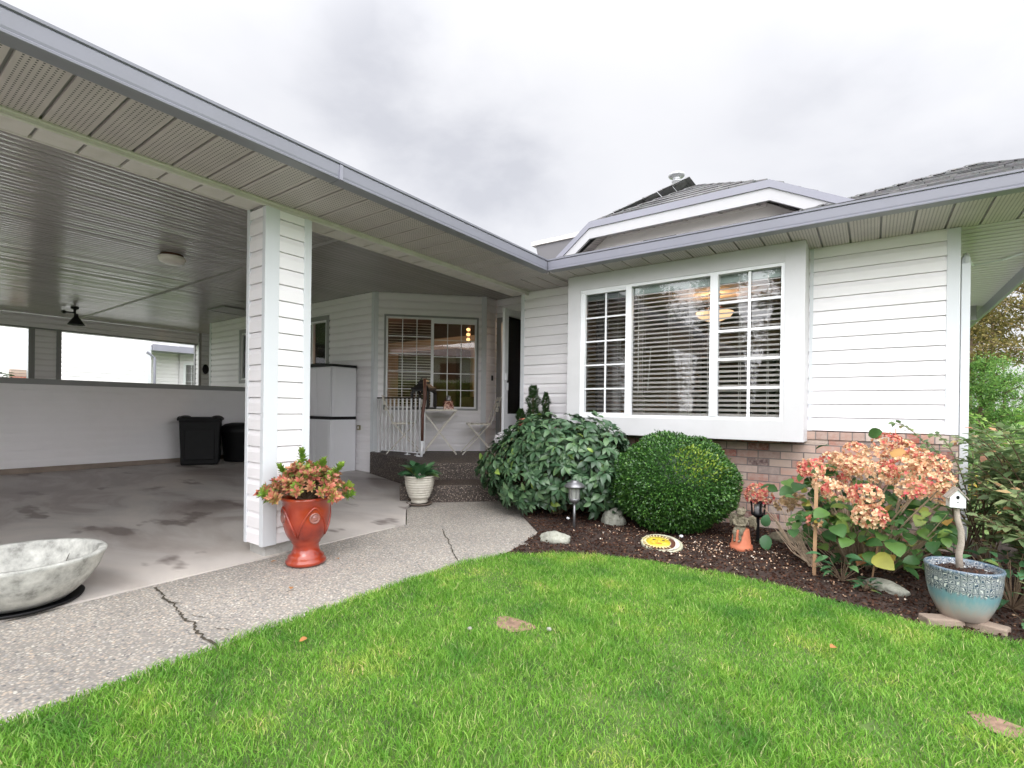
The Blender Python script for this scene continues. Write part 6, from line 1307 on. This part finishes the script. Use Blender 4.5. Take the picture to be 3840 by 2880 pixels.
# ================================================================== light
w=bpy.data.worlds.new('World'); SC.world=w; w.use_nodes=True; nt=w.node_tree; nt.nodes.clear()
out=N(nt,'ShaderNodeOutputWorld'); bg=N(nt,'ShaderNodeBackground'); L(nt,bg,0,out,0)
SUN_EL,SUN_AZ=math.radians(50),math.radians(142)
sky=N(nt,'ShaderNodeTexSky',sky_type='NISHITA'); sky.sun_disc=False; sky.sun_elevation=SUN_EL; sky.sun_rotation=SUN_AZ
tc=N(nt,'ShaderNodeTexCoord'); sp=N(nt,'ShaderNodeSeparateXYZ'); L(nt,tc,'Generated',sp,0)
def vdot(v,p):  # soft patch of cloud around a direction
    d=N(nt,'ShaderNodeVectorMath',operation='DOT_PRODUCT'); L(nt,tc,'Generated',d,0); v=Vector(v).normalized(); d.inputs[1].default_value=v
    r=N(nt,'ShaderNodeMapRange'); r.inputs['From Min'].default_value=math.cos(math.radians(p)); r.inputs['From Max'].default_value=1; r.interpolation_type='SMOOTHERSTEP'; nt.links.new(d.outputs['Value'],r.inputs['Value']); return r
mp=N(nt,'ShaderNodeMapping'); mp.inputs['Scale'].default_value=(1,1,1.7); L(nt,tc,'Generated',mp,0)
nz=N(nt,'ShaderNodeTexNoise'); nz.inputs['Scale'].default_value=3.4; nz.inputs['Detail'].default_value=8; nz.inputs['Roughness'].default_value=.52; nz.inputs['Distortion'].default_value=.15; L(nt,mp,0,nz,'Vector')
def cam_dir(px,py):
    a=(px-1920)/1881; b=(py-1534.8)/1881; return fw+rt*a-up*b
acc=None
for (px,py,ang,amt) in ((1640,520,17,.62),(1950,700,12,.45),(1380,330,14,.35),(2500,400,20,.12),(3400,430,20,.4),(3750,330,15,.35),(560,240,12,.4)):
    r=vdot(cam_dir(px,py),ang); m_=N(nt,'ShaderNodeMath',operation='MULTIPLY_ADD'); L(nt,r,0,m_,0); m_.inputs[1].default_value=amt
    if acc is None: m_.inputs[2].default_value=.12
    else: L(nt,acc,0,m_,2)
    acc=m_
mul=N(nt,'ShaderNodeMapRange'); mul.inputs['From Min'].default_value=.28; mul.inputs['From Max'].default_value=.66; L(nt,nz,'Fac',mul,'Value')
cm=N(nt,'ShaderNodeMath',operation='MULTIPLY'); cm.use_clamp=True; L(nt,acc,0,cm,0); L(nt,mul,0,cm,1)
cc=ramp(nt,[(0,(1.06,1.06,1.09)),(.45,(.96,.965,1.01)),(1,(.76,.77,.83))]); L(nt,cm,0,cc,'Fac')
# overcast luminance: brighter towards the hidden sun (behind the camera, high) and the zenith
sd=(math.cos(SUN_EL)*math.sin(SUN_AZ),math.cos(SUN_EL)*math.cos(SUN_AZ),math.sin(SUN_EL))
g1=vdot(sd,105); lum=N(nt,'ShaderNodeMath',operation='MULTIPLY_ADD'); L(nt,g1,0,lum,0); lum.inputs[1].default_value=SUNGLOW; lum.inputs[2].default_value=SKYBASE
g2=vdot((.45,-.85,.12),80); lu2=N(nt,'ShaderNodeMath',operation='MULTIPLY_ADD'); L(nt,g2,0,lu2,0); lu2.inputs[1].default_value=LOWGLOW; L(nt,lum,0,lu2,2); lum=lu2
vm=N(nt,'ShaderNodeVectorMath',operation='SCALE'); L(nt,cc,'Color',vm,0); L(nt,lum,0,vm,'Scale')
sk=N(nt,'ShaderNodeVectorMath',operation='SCALE'); L(nt,sky,'Color',sk,0); sk.inputs['Scale'].default_value=.10
mx=N(nt,'ShaderNodeMix',data_type='RGBA'); mx.inputs[0].default_value=.92; L(nt,sk,0,mx,6); L(nt,vm,0,mx,7); L(nt,mx,2,bg,'Color'); bg.inputs['Strength'].default_value=1.0
sl=bpy.data.lights.new('sun','SUN'); sl.energy=.9; sl.angle=math.radians(25); sl.color=(1,.975,.96); so=bpy.data.objects.new('sun',sl); COL.objects.link(so)
so.rotation_euler=Vector(sd).to_track_quat('Z','Y').to_euler(); so.location=(2,-8,12)
SC.view_settings.view_transform='Standard'; SC.view_settings.look='None'; SC.view_settings.exposure=EXPO; SC.view_settings.gamma=1
SC.cycles.use_denoising=True; SC.cycles.max_bounces=8; SC.cycles.diffuse_bounces=4; SC.cycles.transparent_max_bounces=24; SC.cycles.caustics_reflective=False; SC.cycles.caustics_refractive=False
SC.cycles.sample_clamp_indirect=6
